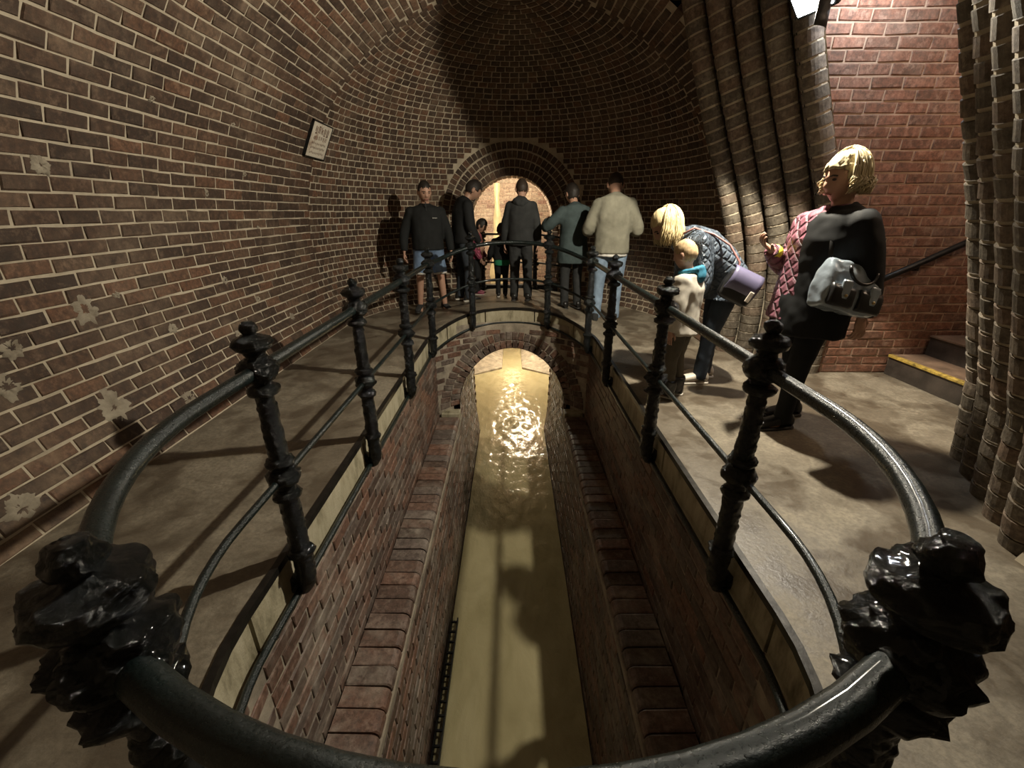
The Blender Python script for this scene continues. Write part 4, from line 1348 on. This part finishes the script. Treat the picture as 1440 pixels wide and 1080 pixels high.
# woman in navy quilted jacket, bending forward
P = person('blond woman in navy quilted jacket bending forward over the small boy', (1.60, 3.38, 0), R(-90))
J = skeleton(1.62, width=1.06, thetas=(38, 54, 62, 66, 56), hip_shift=(0, .07), feet=((.07, -.05), (-.08, .06)), knee=.02)
arms(J, ((.12, .10, -1), (.02, -.55, -.8)), ((-.12, .15, -1), (0, -.25, -1)))
hr_ = head_rot(40)
make_body(P, J, M['skin'], hr_, .007)
top_garment(P, 'quilted_jacket', J, M['navy_quilt'], .026, hem=.17, hemw=(.185, .145), seed=10, quilt=.085, voxel=.011, amp=.005)
trousers(P, 'jeans', J, M['navy'], .012, seed=10, amp=.006)
shoes(P, J, M['white_shoe'], M['sole_white'])
hair_cap(P, J, hr_, M['hair_blond'], 1.06, brow=.45, nape=-.5, fluff=.003, side=.0)
hair = strands(P, J, M['hair_blond'], (0, -1), .150, 460, 58, 3, rad=.0042, fr=1.10, tip_in=.012, wave=.004, name='hair_locks')
face_bits(P, J, hr_, J['hk'], M['hair_brown'])

# boy in cream coat
P = person('small blond boy in cream coat with turquoise hood at the railing', (1.24, 3.05, 0), R(-128))
J = skeleton(1.13, width=1.05, thetas=(0, 0, 4, 14, 18), head_k=1.30, feet=((.09, -.02), (-.09, .02)))
arms(J, ((.22, .02, -1), (.05, -.12, -1)), ((-.2, -.1, -1), (-.05, -.5, -.9)))
hr_ = head_rot(10, -14)
make_body(P, J, M['skin'], hr_, .0065)
jk = top_garment(P, 'coat', J, M['boy_coat'], .026, hem=.14, hemw=(.195, .155), seed=11, voxel=.010, amp=.009, collar=False)
m = MB(); c = J['spine'][3]; k = J['k']
m.tube([c+V((math.cos(a)*.076, math.sin(a)*.068+.014, .030+.022*math.sin(a))) for a in [2*math.pi*i/22 for i in range(22)]], .021, 10, closed=True)
m.ball(c+V((0, .082, .0)), (.068, .034, .055), 16, 10)
me = remeshed(m, .009, 3); displace(me, fold(12, .006, 14)); link('hood', me, jk, M['boy_hood'])
trousers(P, 'trousers', J, M['khaki'], .020, seed=11, amp=.009, voxel=.010)
m = MB()
for i in range(2): limb(m, [J['ankles'][i]+V((0, 0, .10)), J['ankles'][i]+V((0, -.01, -.02))], [.062, .060])
me = remeshed(m, .009, 2); displace(me, fold(13, .007, 18)); link('boots', me, P, M['black_leather'])
shoes(P, J, M['black_shoe'], M['sole_white'])
hair_cap(P, J, hr_, M['hair_fair'], 1.055, brow=.38, nape=-.42, fluff=.0025, side=.12, seed=6)

# woman with silver bag
P = person('woman in black coat over dusty pink quilted jacket with tousled ash-blond hair', (1.86, 2.60, 0), R(-84))
J = skeleton(1.62, width=1.08, thetas=(-5, -5, -2, 12, 10), hip_shift=(0, -.03), feet=((.08, -.10), (-.10, .10)), knee=.02)
arms(J, ((.20, .22, -1), (.06, .10, -1)), ((-.16, -.20, -1), (.20, -.85, .45)))
hr_ = head_rot(8)
make_body(P, J, M['skin'], hr_, .007, palms=[V((-1, 0, 0)), V((.3, .5, .6))])
top_garment(P, 'quilted_jacket', J, M['pink_soft'], .020, hem=.16, hemw=(.170, .145), seed=14, quilt=.085, sleeves=(0, 1), voxel=.011, shift=(-.03, -.045, 0))
top_garment(P, 'black_coat', J, M['black_cloth'], .038, hem=.24, hemw=(.185, .15), seed=15, sleeves=(1, 0), shift=(.020, -.026, 0), amp=.009)
trousers(P, 'trousers', J, M['black_cloth'], .014, seed=15, hem=.052)
shoes(P, J, M['black_shoe'], M['sole_dark'])
hair_cap(P, J, hr_, M['hair_silver'], 1.10, brow=.42, nape=-.5, fluff=.010, side=.0, seed=8)
strands(P, J, M['hair_silver'], (0, -1), .085, 380, 66, 8, spread=1.2, wave=.011, rad=.0036, fr=1.20, name='hair_locks')
face_bits(P, J, hr_, J['hk'], M['hair_brown'])
w_ = J['arm'][1][2]; d_ = J['arm'][1][3]
m = MB(); m.tube([w_-d_*.05, w_-d_*.015], .046, 16); m.build('wristband', M['hi_vis'], P, smooth=True)

# silver shoulder bag hanging at the woman's hip
bg = empty('shoulder_bag', (1.78, 2.30, .82), label='silver-grey vinyl shoulder bag with dark pockets hanging at the woman\'s hip', cat='bag')
bg.rotation_euler = (R(-12), R(14), R(6))
m = MB()
m.loft([(V((0, 0, z)), V((wd, 0, 0)), V((0, dp, 0))) for z, wd, dp in ((0, .165, .045), (.015, .182, .062), (.10, .185, .070), (.20, .175, .055), (.255, .160, .035), (.262, .155, .022))], 28, power=5)
me = remeshed(m, .009, 3); displace(me, fold(21, .008, 9)); link('bag_body', me, bg, M['silver'])
for s in (-1, 1):
    m = MB(); m.loft([(V((s*.088, -.068, z)), V((.072, 0, 0)), V((0, dp, 0))) for z, dp in ((.015, .010), (.03, .022), (.10, .024), (.125, .010))], 20, power=5)
    pk = m.build('pocket', M['black_leather'], bg, smooth=True)
    m = MB(); m.loft([(V((s*.088, -.086, z)), V((wd, 0, 0)), V((0, .008, 0))) for z, wd in ((.055, .014), (.075, .024), (.135, .030), (.15, .026))], 16, power=4); m.build('pocket_flap', M['silver'], pk, smooth=True)
    m = MB(); m.ball((s*.088, -.097, .07), .008, 10, 8); m.build('clasp', M['brass'], pk, smooth=True)
m = MB(); m.tube([V((.085*math.cos(a), -.070-.012*math.sin(a), .225-.075*math.sin(a))) for a in [math.pi*i/16 for i in range(17)]], .0085, 8); m.build('handle', M['black_leather'], bg, smooth=True)
m = MB(); m.tube([V((-.15, .0, .24)), V((-.10, .10, .45)), V((-.02, .20, .62))], .012, 8, flat=.3); m.tube([V((.155, .0, .24)), V((.12, .10, .45)), V((.05, .20, .62))], .012, 8, flat=.3); m.build('strap', M['black_leather'], bg, smooth=True)

# lilac and black bag on the bending woman's back
bg = empty('shoulder_bag', (1.57, 3.08, .73), label='lilac flap bag on a thin strap at the bending woman\'s back', cat='bag')
bg.rotation_euler = (R(0), R(24), R(-14))
m = MB()
m.loft([(V((0, 0, z)), V((wd, 0, 0)), V((0, dp, 0))) for z, wd, dp in ((0, .085, .04), (.02, .115, .055), (.10, .125, .062), (.18, .115, .055), (.21, .10, .04))], 26, power=3.4)
me = remeshed(m, .009, 3); link('bag_body', me, bg, M['black_leather'])
m = MB()
m.grid(lambda a, b: V((-.105+.21*a, -.072*math.sin(R(200)*b-R(20))-.0, .145+.085*math.cos(R(200)*b-R(20)))), 8, 16)
fo = m.build('flap', M['lilac'], bg, smooth=True); md = fo.modifiers.new('t', 'SOLIDIFY'); md.thickness = .008
m = MB(); m.box((.075, -.080, .085), (.030, .012, .075), bev=.004); m.build('tag', M['white_shoe'], bg)
bm_ = (Matrix.Translation((1.57, 3.08, .73)) @ Matrix.Rotation(R(-14), 4, 'Z') @ Matrix.Rotation(R(24), 4, 'Y')).inverted()
m = MB(); m.tube([bm_ @ V(q) for q in ((1.59, 3.08, .92), (1.60, 3.10, 1.00), (1.54, 3.16, 1.11), (1.44, 3.22, 1.18), (1.32, 3.28, 1.22), (1.25, 3.30, 1.18))], .008, 8); m.build('strap', M['strap_pink'], bg, smooth=True)
